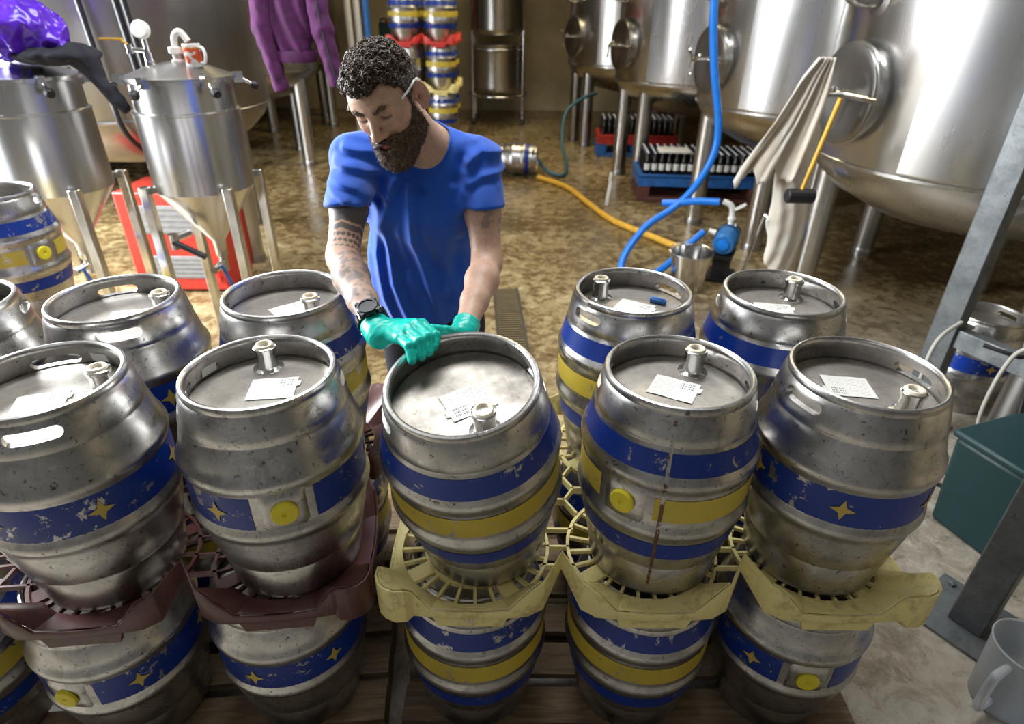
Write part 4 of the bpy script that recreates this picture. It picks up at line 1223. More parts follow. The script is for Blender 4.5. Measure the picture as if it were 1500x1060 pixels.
def sd_skull(q):
    d = s_ell(q, (-0.010, 0.048, 0), (0.098, 0.088, 0.076))
    d = smin(d, s_ell(q, (0.045, 0.055, 0), (0.050, 0.052, 0.060)), 0.03)
    return d
def sd_head(q, ears=True):
    """q: forward, up, left. origin between the ears"""
    a = q.copy(); a[:, 2] = np.abs(a[:, 2])
    d = sd_skull(q)
    d = smin(d, s_ell(q, (0.030, -0.010, 0), (0.060, 0.075, 0.060)), 0.03)           # face
    d = smin(d, s_cone(a, (-0.002, -0.045, 0.052), (0.068, -0.078, 0.012), 0.020, 0.020), 0.03)  # jaw
    d = smin(d, s_ell(q, (0.072, -0.078, 0), (0.022, 0.020, 0.024)), 0.015)          # chin
    d = smin(d, s_ell(q, (0.075, -0.040, 0), (0.022, 0.026, 0.030)), 0.015)          # muzzle
    d = smin(d, s_ell(a, (0.058, 0.004, 0.040), (0.024, 0.018, 0.018)), 0.018)       # cheekbone
    d = smin(d, s_cone(a, (0.090, 0.047, 0.008), (0.073, 0.049, 0.046), 0.0105, 0.0085), 0.010)  # brow
    d = smax(d, -s_ell(a, (0.097, 0.030, 0.031), (0.018, 0.0125, 0.018)), 0.008)      # socket
    d = smin(d, s_ell(a, (0.074, 0.029, 0.031), (0.0135, 0.0120, 0.0150)), 0.004)    # lid over the eye
    d = smin(d, s_cone(q, (0.091, 0.042, 0), (0.114, -0.001, 0), 0.0085, 0.0120), 0.010)  # nose
    d = smin(d, s_ell(q, (0.113, -0.005, 0), (0.0140, 0.0110, 0.0135)), 0.006)
    d = smin(d, s_ell(a, (0.099, -0.010, 0.0145), (0.0125, 0.0090, 0.0085)), 0.009)
    d = smax(d, -s_ell(a, (0.104, -0.0165, 0.0075), (0.0055, 0.005, 0.0035)), 0.003)
    d = smin(d, s_ell(q, (0.094, -0.0335, 0), (0.0075, 0.0045, 0.021)), 0.004)       # lips
    d = smin(d, s_ell(q, (0.091, -0.0445, 0), (0.0085, 0.0055, 0.018)), 0.004)
    d = smax(d, -s_ell(q, (0.103, -0.0388, 0), (0.006, 0.0012, 0.020)), 0.002)
    if not ears:
        return d
    cth, sth = math.cos(0.65), math.sin(0.65)
    w = a - A3(-0.012, 0.012, 0.083)
    e = np.stack([cth * w[:, 0] - sth * w[:, 2], w[:, 1] - 0.15 * w[:, 0], sth * w[:, 0] + cth * w[:, 2]], 1)   # e2: out of the ear's face
    ear = s_ell(e, (-0.004, 0.0, 0.0), (0.0205, 0.035, 0.0075))
    ear = smax(ear, -s_ell(e, (-0.0015, 0.003, 0.0085), (0.0140, 0.0265, 0.0080)), 0.003)
    ear = smin(ear, s_cone(e, (-0.006, 0.016, 0.0005), (-0.007, -0.012, 0.0010), 0.0042, 0.0042), 0.004)     # inner fold
    ear = smax(ear, -s_ell(e, (0.0040, -0.006, 0.003), (0.0060, 0.0090, 0.0070)), 0.003)                      # concha
    ear = smin(ear, s_ell(e, (0.002, -0.031, 0.0), (0.0085, 0.0085, 0.0050)), 0.004)                          # lobe
    d = smin(d, ear, 0.006)
    return d
NB = A3(-0.240, 1.705, 1.535)
def sd_body(P):
    q = loc_head(P)
    d = sd_head(q)
    nk = HO + HF * -0.022 + HU * -0.025
    d = smin(d, s_cone(P, nk, NB, 0.056, 0.066), 0.025)
    d = smin(d, s_cone(P, HO + HF * 0.02 + HU * -0.075 + HL * 0.035, NB + A3(-0.01, -0.045, 0.01), 0.012, 0.010), 0.025)
    d = smin(d, s_cone(P, NB + A3(0, 0.02, 0), SRp + A3(0.03, 0.02, 0.0), 0.055, 0.045), 0.04)
    d = smin(d, s_cone(P, NB + A3(0, 0.02, 0), SLp + A3(-0.03, 0.02, 0.0), 0.055, 0.045), 0.04)
    d = smin(d, s_cone(P, A3(-0.247, 1.745, 1.45), A3(-0.270, 1.83, 1.08), 0.075, 0.070), 0.05)
    for S, E, W in ((SRp, ERp, WRp), (SLp, ELp, WLp)):
        u = (E - S); f = (W - E)
        arm = s_cone(P, S, S + u * 0.5, 0.050, 0.047)
        arm = smin(arm, s_cone(P, S + u * 0.5, E, 0.047, 0.038), 0.02)
        arm = smin(arm, s_cone(P, E - u * 0.04, E + f * 0.28, 0.038, 0.042), 0.02)
        arm = smin(arm, s_cone(P, E + f * 0.28, E + f * 0.62, 0.042, 0.034), 0.02)
        arm = smin(arm, s_cone(P, E + f * 0.62, W, 0.034, 0.0255), 0.015)
        arm = smin(arm, s_cone(P, W, W + f * 0.10, 0.0255, 0.020), 0.01)
        d = smin(d, arm, 0.02)
    return d
FOLDS = [
    (0.011, 0.013, ((-0.319, 1.47), (-0.365, 1.335), (-0.357, 1.148), (-0.330, 1.059), (-0.300, 0.98))),
    (0.010, 0.012, ((-0.276, 1.445), (-0.284, 1.296), (-0.243, 1.128), (-0.226, 1.056), (-0.215, 0.98))),
    (0.010, 0.012, ((-0.370, 1.393), (-0.405, 1.233), (-0.393, 1.092), (-0.37, 1.0))),
    (0.007, 0.013, ((-0.163, 1.45), (-0.184, 1.297), (-0.206, 1.128))),
    (0.007, 0.012, ((-0.112, 1.53), (-0.144, 1.414), (-0.158, 1.318))),
    (0.006, 0.008, ((-0.463, 1.525), (-0.398, 1.512), (-0.336, 1.484))),
    (0.006, 0.008, ((-0.469, 1.490), (-0.393, 1.473), (-0.342, 1.422))),
    (0.005, 0.008, ((-0.440, 1.555), (-0.359, 1.540), (-0.309, 1.513))),
    (0.005, 0.007, ((-0.478, 1.475), (-0.417, 1.450))),
    (0.006, 0.009, ((-0.022, 1.533), (-0.085, 1.541), (-0.121, 1.515))),
    (0.006, 0.009, ((-0.022, 1.490), (-0.086, 1.484), (-0.114, 1.466))),
    (0.008, 0.013, ((-0.238, 1.43), (-0.238, 1.336), (-0.193, 1.194), (-0.159, 1.072)))]
def sd_shirt(P):
    ch = s_ell(P, (-0.252, 1.748, 1.40), (0.188, 0.125, 0.165))
    d = smin(ch, s_ell(P, (-0.275, 1.810, 1.16), (0.178, 0.122, 0.27)), 0.06)
    d = smin(d, s_cone(P, NB + A3(0.03, 0.035, 0.0), SLp + A3(0, 0.01, 0.005), 0.060, 0.058), 0.05)
    d = smin(d, s_cone(P, NB + A3(-0.03, 0.035, 0.0), SRp + A3(0, 0.01, 0.005), 0.060, 0.058), 0.05)
    for S, E, fr in ((SRp, ERp, 0.50), (SLp, ELp, 0.44)):
        u = E - S
        n = u / np.linalg.norm(u) + A3(0, 0.25, -0.9)
        n = n / np.linalg.norm(n)
        sl = s_cone(P, S, S + u * (fr + 0.3), 0.060, 0.066)
        pl = (P - (S + u * fr)) @ n
        d = smin(d, smax(sl, pl, 0.010), 0.035)
    # folds: drawn down from the shoulders and across the sleeves
    x, y, z = P[:, 0], P[:, 1], P[:, 2]
    front = np.clip((1.80 - y) / 0.08, 0, 1)
    for am, wd, pl in FOLDS:
        best = np.full(len(P), 9.0, np.float32)
        for (ax, az), (bx, bz) in zip(pl, pl[1:]):
            ex, ez = bx - ax, bz - az
            t = np.clip(((x - ax) * ex + (z - az) * ez) / (ex * ex + ez * ez), 0, 1)
            best = np.minimum(best, np.hypot(x - ax - t * ex, z - az - t * ez))
        d = d - am * front * (np.exp(-(best / wd) ** 2) - 0.45 * np.exp(-((best - 2.0 * wd) / wd) ** 2))
    m3 = np.exp(-((z - 1.02) / 0.05) ** 2)
    d = d - 0.006 * m3 * np.sin(x * 33 + 5 * z)
    d = d + 0.0012 * vnoise(P, 55, 2)
    d = smax(d, -(z - (0.992 + 0.012 * np.sin(x * 24))), 0.006)
    # neck opening with a ribbed edge
    hole = s_cone(P, NB + A3(0.0, 0.006, 0.012), HO + HF * -0.02 + HU * -0.02, 0.0735, 0.080)
    rim = np.abs(hole) - 0.006
    d = np.minimum(d, smax(rim, np.abs(d) - 0.004, 0.004))
    d = smax(d, -hole, 0.004)
    return d
def hair_edge(q):
    f = q[:, 0]; l = np.abs(q[:, 2])
    lim = np.interp(f, [-0.12, -0.06, -0.035, -0.020, 0.010, 0.022, 0.040, 0.060, 0.085, 0.11], [-0.035, -0.030, -0.010, 0.034, 0.030, 0.004, 0.060, 0.086, 0.088, 0.088]).astype(np.float32)
    lim = lim + np.where(f > 0.03, 0.014 * np.exp(-((l - 0.042) / 0.014) ** 2), 0)
    return lim
def sd_hair(P):
    q = loc_head(P)
    top = np.clip((q[:, 1] - 0.065) / 0.06, 0, 1)
    fr = np.clip((q[:, 0] + 0.03) / 0.09, 0, 1)
    th = 0.003 + 0.012 * top * (0.55 + 0.45 * fr)
    curl = vnoise(P, 330, 1) * 0.45 + vnoise(P, 175, 4) + 0.5 * vnoise(P, 90, 9)
    d = sd_head(q, False)
    d = d - th - 0.0042 * curl * (0.2 + top)
    return smax(d, (hair_edge(q) - q[:, 1]) + 0.002 * curl, 0.004)
def beard_edge(q):
    f = q[:, 0]; l = np.abs(q[:, 2])
    return np.interp(f, [-0.02, 0.005, 0.020, 0.035, 0.055, 0.078, 0.09, 0.12], [-0.050, -0.010, 0.012, -0.012, -0.026, -0.026, -0.0185, -0.0185]).astype(np.float32)
def sd_beard(P):
    q = loc_head(P)
    curl = vnoise(P, 300, 3) * 0.6 + vnoise(P, 170, 5)
    low = np.clip((-0.035 - q[:, 1]) / 0.05, 0, 1)
    d = sd_head(q, False)
    d = smin(d - 0.0035 - 0.003 * np.clip((q[:, 0] - 0.075) / 0.015, 0, 1) - 0.009 * low, s_ell(q, (0.066, -0.092, 0), (0.036, 0.030, 0.036)), 0.02)
    d = d - 0.0020 * curl
    d = smax(d, q[:, 1] - beard_edge(q) + 0.0025 * curl, 0.004)
    d = smax(d, -(q[:, 0] - 0.000), 0.006)
    lips = s_ell(q, (0.098, -0.0395, 0), (0.022, 0.0105, 0.0185))
    return smax(d, -lips, 0.003)
def hair_col(V, base, tip):
    n = 0.5 + 0.5 * vnoise(V.astype(np.float32), 420, 2)
    return np.asarray(base)[None] * (1 - n[:, None]) + np.asarray(tip)[None] * n[:, None]
def strands(V, F, count, length, base, tip, bias, curl, name, parent):
    """short tapering hairs rooted on the shell V, F"""
    c = V[F].mean(1)
    e1 = V[F[:, 1]] - V[F[:, 0]]; e2 = V[F[:, 2]] - V[F[:, 0]]
    N = np.cross(e1, e2); N /= np.linalg.norm(N, axis=1)[:, None] + 1e-9
    sel = nrng.integers(0, len(F), count)
    p = c[sel] - N[sel] * 0.001
    d0 = N[sel] + np.asarray(bias)[None] + nrng.normal(0, 0.35, (count, 3))
    d0 /= np.linalg.norm(d0, axis=1)[:, None]
    side = np.cross(d0, nrng.normal(0, 1, (count, 3))); side /= np.linalg.norm(side, axis=1)[:, None] + 1e-9
    bend = np.cross(d0, side)
    L = length * nrng.uniform(0.6, 1.25, count)
    W = 0.00055
    vs = []; 
    K = 4
    pts = []
    for k in range(K):
        t = k / (K - 1)
        pts.append(p + d0 * (L * t)[:, None] + bend * (curl * L * t * t)[:, None])
    for k in range(K - 1):
        w = W * (1 - 0.6 * k / (K - 1))
        vs += [pts[k] - side * w, pts[k] + side * w, pts[k] + bend * w * 1.2]
    vs.append(pts[-1])
    n = count
    Vv = np.concatenate(vs)
    Fs = []
    ar = np.arange(n)
    for k in range(K - 2):
        a = [(3 * k + j) * n + ar for j in range(3)]; b = [(3 * k + 3 + j) * n + ar for j in range(3)]
        for j in range(3):
            j2 = (j + 1) % 3
            Fs.append(np.stack([a[j], a[j2], b[j2]], 1)); Fs.append(np.stack([a[j], b[j2], b[j]], 1))
    a = [(3 * (K - 2) + j) * n + ar for j in range(3)]; tipi = 3 * (K - 1) * n + ar
    for j in range(3):
        Fs.append(np.stack([a[j], a[(j + 1) % 3], tipi], 1))
    col = np.tile(hair_col(p, base, tip), (3 * (K - 1) + 1, 1))
    o = link(name, np_mesh(name, Vv, np.concatenate(Fs), 'hairmat', col), parent)
    o['kind'] = 'stuff'
    return o

def curls(V, F, count, parent):
    """small loose ringlets lying over the hair shell"""
    c = V[F].mean(1)
    N = np.cross(V[F[:, 1]] - V[F[:, 0]], V[F[:, 2]] - V[F[:, 0]])
    N /= np.linalg.norm(N, axis=1)[:, None] + 1e-9
    sel = nrng.integers(0, len(F), count)
    K, S = 11, 4
    p = c[sel]; n = N[sel]
    a = np.cross(n, nrng.normal(0, 1, (count, 3))); a /= np.linalg.norm(a, axis=1)[:, None] + 1e-9
    b = np.cross(n, a)
    rad = nrng.uniform(0.0032, 0.0065, count)
    turns = nrng.uniform(0.40, 0.85, count)
    ctr = []
    for k in range(K):
        t = k / (K - 1)
        ang = 2 * math.pi * turns * t
        ctr.append(p + n * (0.0004 + 0.0042 * t) + a * (rad * np.cos(ang))[:, None] + b * (rad * np.sin(ang))[:, None])
    ctr = np.stack(ctr)
    tan = np.gradient(ctr, axis=0); tan /= np.linalg.norm(tan, axis=2)[..., None] + 1e-9
    u = np.cross(tan, n[None]); u /= np.linalg.norm(u, axis=2)[..., None] + 1e-9
    w = np.cross(tan, u)
    vs = []
    for k in range(K):
        rr = 0.0018 * (1 - 0.6 * (k / (K - 1)) ** 2)
        for j in range(S):
            q = 2 * math.pi * j / S
            vs.append(ctr[k] + (u[k] * math.cos(q) + w[k] * math.sin(q)) * rr)
    Vv = np.concatenate(vs)
    ar = np.arange(count)
    Fs = []
    for k in range(K - 1):
        for j in range(S):
            j2 = (j + 1) % S
            Fs.append(np.stack([(k * S + j) * count + ar, (k * S + j2) * count + ar, ((k + 1) * S + j2) * count + ar, ((k + 1) * S + j) * count + ar], 1))
    col = np.tile(hair_col(p, (0.032, 0.018, 0.010), (0.130, 0.075, 0.044)), (K * S, 1))
    o = link('curls', np_mesh('curls', Vv, np.concatenate(Fs), 'hairmat', col), parent)
    o['kind'] = 'stuff'
    return o
PERSON = thing('person', 'person in a blue t-shirt and teal gloves bending over the tipped cask', 'person', (-0.27, 1.93, 0))
def ppart(name, me):
    o = link(name, me, PERSON)
    o.matrix_parent_inverse = Matrix.Translation((0.27, -1.93, 0))
    return o
def build_person():
    V, F = surface(sd_body, (-0.53, 1.17, 1.0), (0.03, 1.93, 1.86), 0.0030)
    q = loc_head(V.astype(np.float32))
    f, u, l = q.T
    al = np.abs(l)
    col = np.tile(np.array([0.60, 0.37, 0.26]), (len(V), 1))
    def blend(m, c):
        m = np.clip(m, 0, 1)[:, None]
        col[:] = col * (1 - m) + np.asarray(c)[None] * m
    g = lambda x, s: np.exp(-(x / s) ** 2)
    face = (f > 0.03).astype(float)
    blend(0.45 * g(f - 0.112, 0.016) * g(u + 0.003, 0.016) * g(l, 0.016), (0.58, 0.24, 0.18))
    blend(0.35 * face * g(u - 0.0, 0.022) * g(al - 0.040, 0.022), (0.60, 0.27, 0.20))
    blend(0.5 * (al > 0.070) * g(f + 0.012, 0.03) * g(u - 0.012, 0.04), (0.58, 0.26, 0.19))
    blend(1.4 * face * g(u + 0.0390, 0.0085) * g(l, 0.018) * (f > 0.085), (0.50, 0.17, 0.15))
    blend(1.0 * face * g(u - 0.0225 - 0.25 * (al - 0.031) ** 2 / 0.013, 0.0030) * (np.abs(al - 0.031) < 0.0135), (0.06, 0.035, 0.03))
    blend(0.55 * face * g(u - 0.0375, 0.0028) * g(al - 0.031, 0.016), (0.38, 0.21, 0.15))
    for k, uu in enumerate((0.066, 0.074, 0.082)):        # frown lines
        blend(0.35 * face * g(u - uu - 0.004 * np.sin(l * 60 + k), 0.0012) * (al < 0.045), (0.36, 0.20, 0.14))
    # tattoos
    def arm_t(S, E):
        d = E - S
        return ((V - S) @ d) / (d @ d)
    def off_axis(S, E):
        d = (E - S) / np.linalg.norm(E - S)
        w = V - S
        return w - (w @ d)[:, None] * d
    inR = (V[:, 0] < -0.34) | ((V[:, 1] < 1.50) & (V[:, 0] < -0.2))
    isR = inR & (V[:, 2] < 1.50) & (np.linalg.norm(V - HO, axis=1) > 0.19)
    tU, tF = arm_t(SRp, ERp), arm_t(ERp, WRp)
    oa = off_axis(SRp, ERp)
    ang = np.arctan2(oa @ A3(1, 0, 0), oa @ A3(0, -0.64, 0.77))
    up = isR & (tU < 0.99) & (V[:, 1] > 1.40)
    sc = 0.022 * np.abs(np.sin(ang * 2.6))
    ink = (0.085, 0.083, 0.088)
    blend(0.93 * (up & (tU > 0.50) & (tU < 0.70 + sc)), ink)
    blend(0.93 * (up & (tU > 0.722 + sc) & (tU < 0.775 + sc)), ink)
    hx = np.abs(((ang * 3.2 + np.round((tU - 0.83) / 0.060) * 0.5) % 1.0) - 0.5) / 3.2 * 0.045
    hy = np.abs(((tU - 0.83) / 0.060 + 0.5) % 1.0 - 0.5) * 0.060 * 0.31
    blend(0.9 * (up & (tU > 0.80) & (tU < 0.95) & (np.hypot(hx, hy) < 0.0058) & (ang > -0.6)), ink)
    of = off_axis(ERp, WRp)
    pat = vnoise(V.astype(np.float32), 75, 6) + 0.6 * vnoise(V.astype(np.float32), 190, 7)
    fo = isR & (tF > 0.10) & (tF < 0.80) & (V[:, 1] < 1.47)
    blend(0.75 * fo * np.clip((pat + 0.05) * 4, 0, 1) , (0.16, 0.15, 0.15))
    blend(0.30 * fo, (0.28, 0.25, 0.24))
    tL = arm_t(SLp, ELp)
    upL = (V[:, 0] > -0.135) & (V[:, 2] < 1.47) & (tL > 0.35) & (tL < 0.72) & (V[:, 1] > 1.50)
    blend(0.6 * upL * np.clip((pat + 0.0) * 3, 0, 1) * (V[:, 0] > -0.085), (0.17, 0.15, 0.15))
    ppart('body', np_mesh('body', V, F, 'skin', col))
    V, F = surface(sd_shirt, (-0.56, 1.36, 0.95), (0.06, 2.02, 1.72), 0.0034)
    o = ppart('t_shirt', np_mesh('t_shirt', V, F, 'shirt')); o['label'] = 'royal blue short-sleeved t-shirt'
    lo, hi = HO - 0.17, HO + 0.17
    V, F = surface(sd_hair, lo, hi, 0.0026)
    o = ppart('hair', np_mesh('hair', V, F, 'hairmat', hair_col(V, (0.026, 0.015, 0.009), (0.075, 0.044, 0.026)))); o['label'] = 'short curly dark brown hair'
    q = loc_head(V.astype(np.float32))
    tops = F[(q[F].mean(1)[:, 1] > 0.075)]
    s = strands(V, tops, 2500, 0.008, (0.022, 0.013, 0.008), (0.075, 0.045, 0.027), (0, -0.1, 0.1), 1.3, 'hair_strands', o)
    curls(V, tops, 1900, o)
    sides = F[(q[F].mean(1)[:, 1] <= 0.085)]
    strands(V, sides, 6000, 0.006, (0.040, 0.023, 0.013), (0.120, 0.070, 0.042), tuple(HU * -0.8), 0.2, 'short_side_hair', o)
    s.matrix_parent_inverse = Matrix.Identity(4)
    V, F = surface(sd_beard, lo, hi, 0.0026)
    o = ppart('beard', np_mesh('beard', V, F, 'hairmat', hair_col(V, (0.060, 0.034, 0.019), (0.17, 0.100, 0.055)))); o['label'] = 'full brown beard'
    s = strands(V, F, 8000, 0.008, (0.055, 0.031, 0.017), (0.15, 0.090, 0.050), tuple(HU * -0.7), 0.5, 'beard_strands', o)
    def brow(P):
        q = loc_head(P); q[:, 2] = np.abs(q[:, 2])
        d = smin(s_cone(q, (0.0985, 0.0455, 0.014), (0.0925, 0.0510, 0.034), 0.0040, 0.0040), s_cone(q, (0.0925, 0.0510, 0.034), (0.0775, 0.0490, 0.050), 0.0040, 0.0020), 0.003)
        return d + 0.0008 * vnoise(P, 400, 1)
    V, F = surface(brow, lo, hi, 0.0018)
    o = ppart('eyebrows', np_mesh('eyebrows', V, F, 'hairmat', hair_col(V, (0.12, 0.072, 0.045), (0.26, 0.16, 0.105))))
    strands(V, F, 700, 0.006, (0.06, 0.035, 0.02), (0.16, 0.10, 0.06), tuple(HU * 0.5), 0.3, 'eyebrow_hairs', o)
    # trousers and boots
    def trousers(P):
        d = s_ell(P, (-0.275, 1.855, 0.97), (0.172, 0.120, 0.12))
        for hx, fx in ((-0.36, -0.40), (-0.185, -0.15)):
            d = smin(d, s_cone(P, A3(hx, 1.87, 0.92), A3((hx + fx) / 2, 1.95, 0.50), 0.090, 0.072), 0.04)
            d = smin(d, s_cone(P, A3((hx + fx) / 2, 1.95, 0.50), A3(fx, 2.09, 0.09), 0.072, 0.066), 0.03)
        d = d - 0.004 * np.sin(P[:, 2] * 55 + 4 * np.sin(P[:, 0] * 30)) * np.clip((0.6 - P[:, 2]) * 3, 0, 1)
        d = smax(d, P[:, 2] - 1.045, 0.005)
        return smax(d, 0.075 - P[:, 2], 0.005)
    V, F = surface(trousers, (-0.56, 1.68, 0.04), (0.0, 2.22, 1.08), 0.0065)
    ppart('trousers', np_mesh('trousers', V, F, 'trousers'))
    for fx in (-0.40, -0.15):
        def boot(P):
            d = smin(s_ell(P, (fx, 2.02, 0.045), (0.052, 0.145, 0.055)), s_cone(P, A3(fx, 2.09, 0.05), A3(fx, 2.09, 0.16), 0.055, 0.056), 0.03)
            return smax(d, 0.004 - P[:, 2], 0.004)
        V, F = surface(boot, (fx - 0.08, 1.84, -0.01), (fx + 0.08, 2.18, 0.24), 0.005)
        ppart('boot', np_mesh('boot', V, F, 'boot'))
    # gloves
    def hand(P, W, wdir, mcp, fingers, thumb, rp):
        d = s_cone(P, W - wdir * 0.012, W + wdir * 0.02, 0.031, 0.028)
        for i, m in enumerate(mcp):
            d = smin(d, s_cone(P, W + (m - W) * 0.15, m, 0.021, rp), 0.014)
        for fg in fingers:
            rr = fg[-1]
            pts = fg[:-1]
            fd = None
            for a, b, r0, r1 in zip(pts, pts[1:], (rr, rr * 0.95, rr * 0.9), (rr * 0.95, rr * 0.88, rr * 0.8)):
                e = s_cone(P, a, b, r0, r1)
                fd = e if fd is None else smin(fd, e, 0.004)
            d = smin(d, fd, 0.0045)
        td = smin(s_cone(P, thumb[0], thumb[1], 0.0155, 0.012), s_cone(P, thumb[1], thumb[2], 0.012, 0.0095), 0.004)
        d = smin(d, td, 0.008)
        # stretched nitrile creases
        ax = (P - W) @ (wdir)
        d = d + 0.0009 * np.sin(ax * 420 + 3 * vnoise(P, 90, 3)) * np.clip((0.05 - ax) / 0.05, 0, 1) + 0.0006 * vnoise(P, 150, 8)
        cuff = smax(s_cone(P, W - wdir * 0.03, W + wdir * 0.01, 0.0335, 0.031), -((P - (W - wdir * 0.022)) @ wdir), 0.002)
        return smin(d, cuff, 0.006)
    fR = (WRp - ERp) / np.linalg.norm(WRp - ERp)
    p0, p1, p2 = A3(-0.238, 1.148, 1.262), A3(-0.214, 1.116, 1.260), A3(-0.207, 1.098, 1.236)
    r0, r1, r2 = A3(-0.226, 1.166, 1.273), A3(-0.194, 1.128, 1.266), A3(-0.189, 1.110, 1.240)
    m0, m1, m2 = A3(-0.211, 1.184, 1.275), A3(-0.178, 1.143, 1.268), A3(-0.175, 1.123, 1.243)
    i0, i1, i2 = A3(-0.198, 1.200, 1.267), A3(-0.165, 1.160, 1.262), A3(-0.166, 1.139, 1.247)
    Wg = WRp + fR * 0.012
    glR = lambda P: hand(P, Wg, fR, [p0, r0, m0, i0], [(p0, p1, p2, 0.0115), (r0, r1, r2, 0.0125), (m0, m1, m2, 0.0128), (i0, i1, i2, 0.0122)],
                         (A3(-0.262, 1.200, 1.236), A3(-0.226, 1.197, 1.226), A3(-0.197, 1.187, 1.226)), 0.0135)
    V, F = surface(glR, (-0.37, 1.05, 1.17), (-0.12, 1.29, 1.33), 0.0020)
    ppart('glove', np_mesh('glove', V, F, 'glove'))
    fL = (WLp - ELp) / np.linalg.norm(WLp - ELp)
    base = WLp + fL * 0.012
    mc = [base + A3(-0.046 + 0.019 * i, -0.058 + 0.004 * i, -0.032 + 0.002 * i) for i in range(4)]
    fgs = [(m, m + A3(-0.006, -0.016, -0.024), m + A3(-0.006, -0.012, -0.048), 0.0118) for m in mc]
    glL = lambda P: hand(P, base, fL, mc, fgs, (base + A3(-0.018, -0.030, 0.006), base + A3(-0.038, -0.066, 0.030), base + A3(-0.068, -0.082, 0.044)), 0.0135)
    V, F = surface(glL, (-0.27, 1.12, 1.06), (-0.03, 1.38, 1.32), 0.0022)
    ppart('glove', np_mesh('glove', V, F, 'glove'))
    # chunky black wristwatch on the right forearm
    c = WRp - fR * 0.026
    z = Vector(fR)
    facing = Vector((-0.10, -0.30, 0.95)); facing = (facing - z * facing.dot(z)).normalized()
    y = z.cross(facing).normalized()
    rot = Matrix((facing, y, z)).transposed()
    st = MB()
    for k in range(18):
        a = 2 * math.pi * k / 18
        st.box(Vector(c) + rot @ Vector((0.0355 * math.cos(a), 0.0335 * math.sin(a), 0)), (0.007, 0.0085, 0.026 if k % 2 else 0.029), rot @ Matrix.Rotation(a, 3, 'Z'))
    wo = ppart('wristwatch', st.mesh('wristwatch', 'watch', 30))
    wo['label'] = 'chunky black sports watch'
    cs = MB()
    cr = Matrix((y, z, facing)).transposed()
    cs.lathe([(0.0, -0.006), (0.022, -0.006), (0.0255, -0.002), (0.0255, 0.006), (0.0225, 0.010), (0.019, 0.010), (0.018, 0.0075), (0, 0.0075)], 10, Vector(c) + facing * 0.038, cr)
    for k in range(4):
        a = R(45 + 90 * k)
        cs.box(Vector(c) + facing * 0.040 + cr @ Vector((0.026 * math.cos(a), 0.026 * math.sin(a), 0)), (0.008, 0.010, 0.012), cr @ Matrix.Rotation(a, 3, 'Z'))
    link('watch_case', cs.mesh('watch_case', 'watch', 30), wo)
    # clear safety glasses pushed back: temple arms along the head
    H = lambda f, u, l: Vector(HO + HF * f + HU * u + HL * l)
    o = None
    for sd in (1, -1):
        gl = MB().tube([H(0.060, 0.046, sd * 0.074), H(0.020, 0.047, sd * 0.0815), H(-0.012, 0.048, sd * 0.0845), H(-0.036, 0.036, sd * 0.083), H(-0.045, 0.018, sd * 0.080)], 0.0028, 8)
        if o is None:
            o = ppart('safety_glasses', gl.mesh('safety_glasses', 'clear_frame'))
            o['label'] = 'clear plastic safety glasses arms tucked over the ears'
        else:
            link('temple_arm', gl.mesh('temple_arm', 'clear_frame'), o)
build_person()

# ------------------------------------------------------------------ soft things: bag, cloth, fleece, filter bag, mallet
def bag():
    def fn(P):
        q = P - A3(-2.30, 3.16, 1.74)
        cr = np.abs(vnoise(P, 17, 1)) + 0.5 * np.abs(vnoise(P, 36, 2))
        d = s_ell(q, (0, 0, 0.02), (0.22, 0.18, 0.13))
        d = smin(d, s_cone(q, A3(-0.12, -0.10, 0.0), A3(-0.03, -0.22, -0.14), 0.09, 0.02), 0.05)
        d = smin(d, s_cone(q, A3(0.06, 0, 0.02), A3(0.28, -0.04, -0.09), 0.09, 0.02), 0.06)
        d = smin(d, s_cone(q, A3(-0.05, 0.0, 0.10), A3(-0.12, 0.0, 0.30), 0.08, 0.04), 0.05)
        return d + 0.035 * cr - 0.018
    V, F = surface(fn, (-2.66, 2.85, 1.52), (-1.90, 3.45, 2.15), 0.011)
    tag(link('plastic_bag', np_mesh('plastic_bag', V, F, 'bag_purple')), 'shiny crumpled purple plastic bag heaped on the fermenter lid', 'bag')
    def cl(P):
        q = P - A3(-2.13, 3.16, 1.655)
        d = s_ell(q, (0.0, 0, 0), (0.20, 0.16, 0.05))
        d = smin(d, s_cone(q, A3(0.12, -0.02, 0.0), A3(0.26, -0.03, -0.22), 0.05, 0.035), 0.05)
        return d + 0.018 * np.abs(vnoise(P, 24, 4))
    V, F = surface(cl, (-2.45, 2.9, 1.36), (-1.78, 3.45, 1.78), 0.011)
    tag(link('dark_cloth', np_mesh('dark_cloth', V, F, 'fleece_dark')), 'dark cloth hanging over the lid edge below the purple bag', 'cloth')
bag()
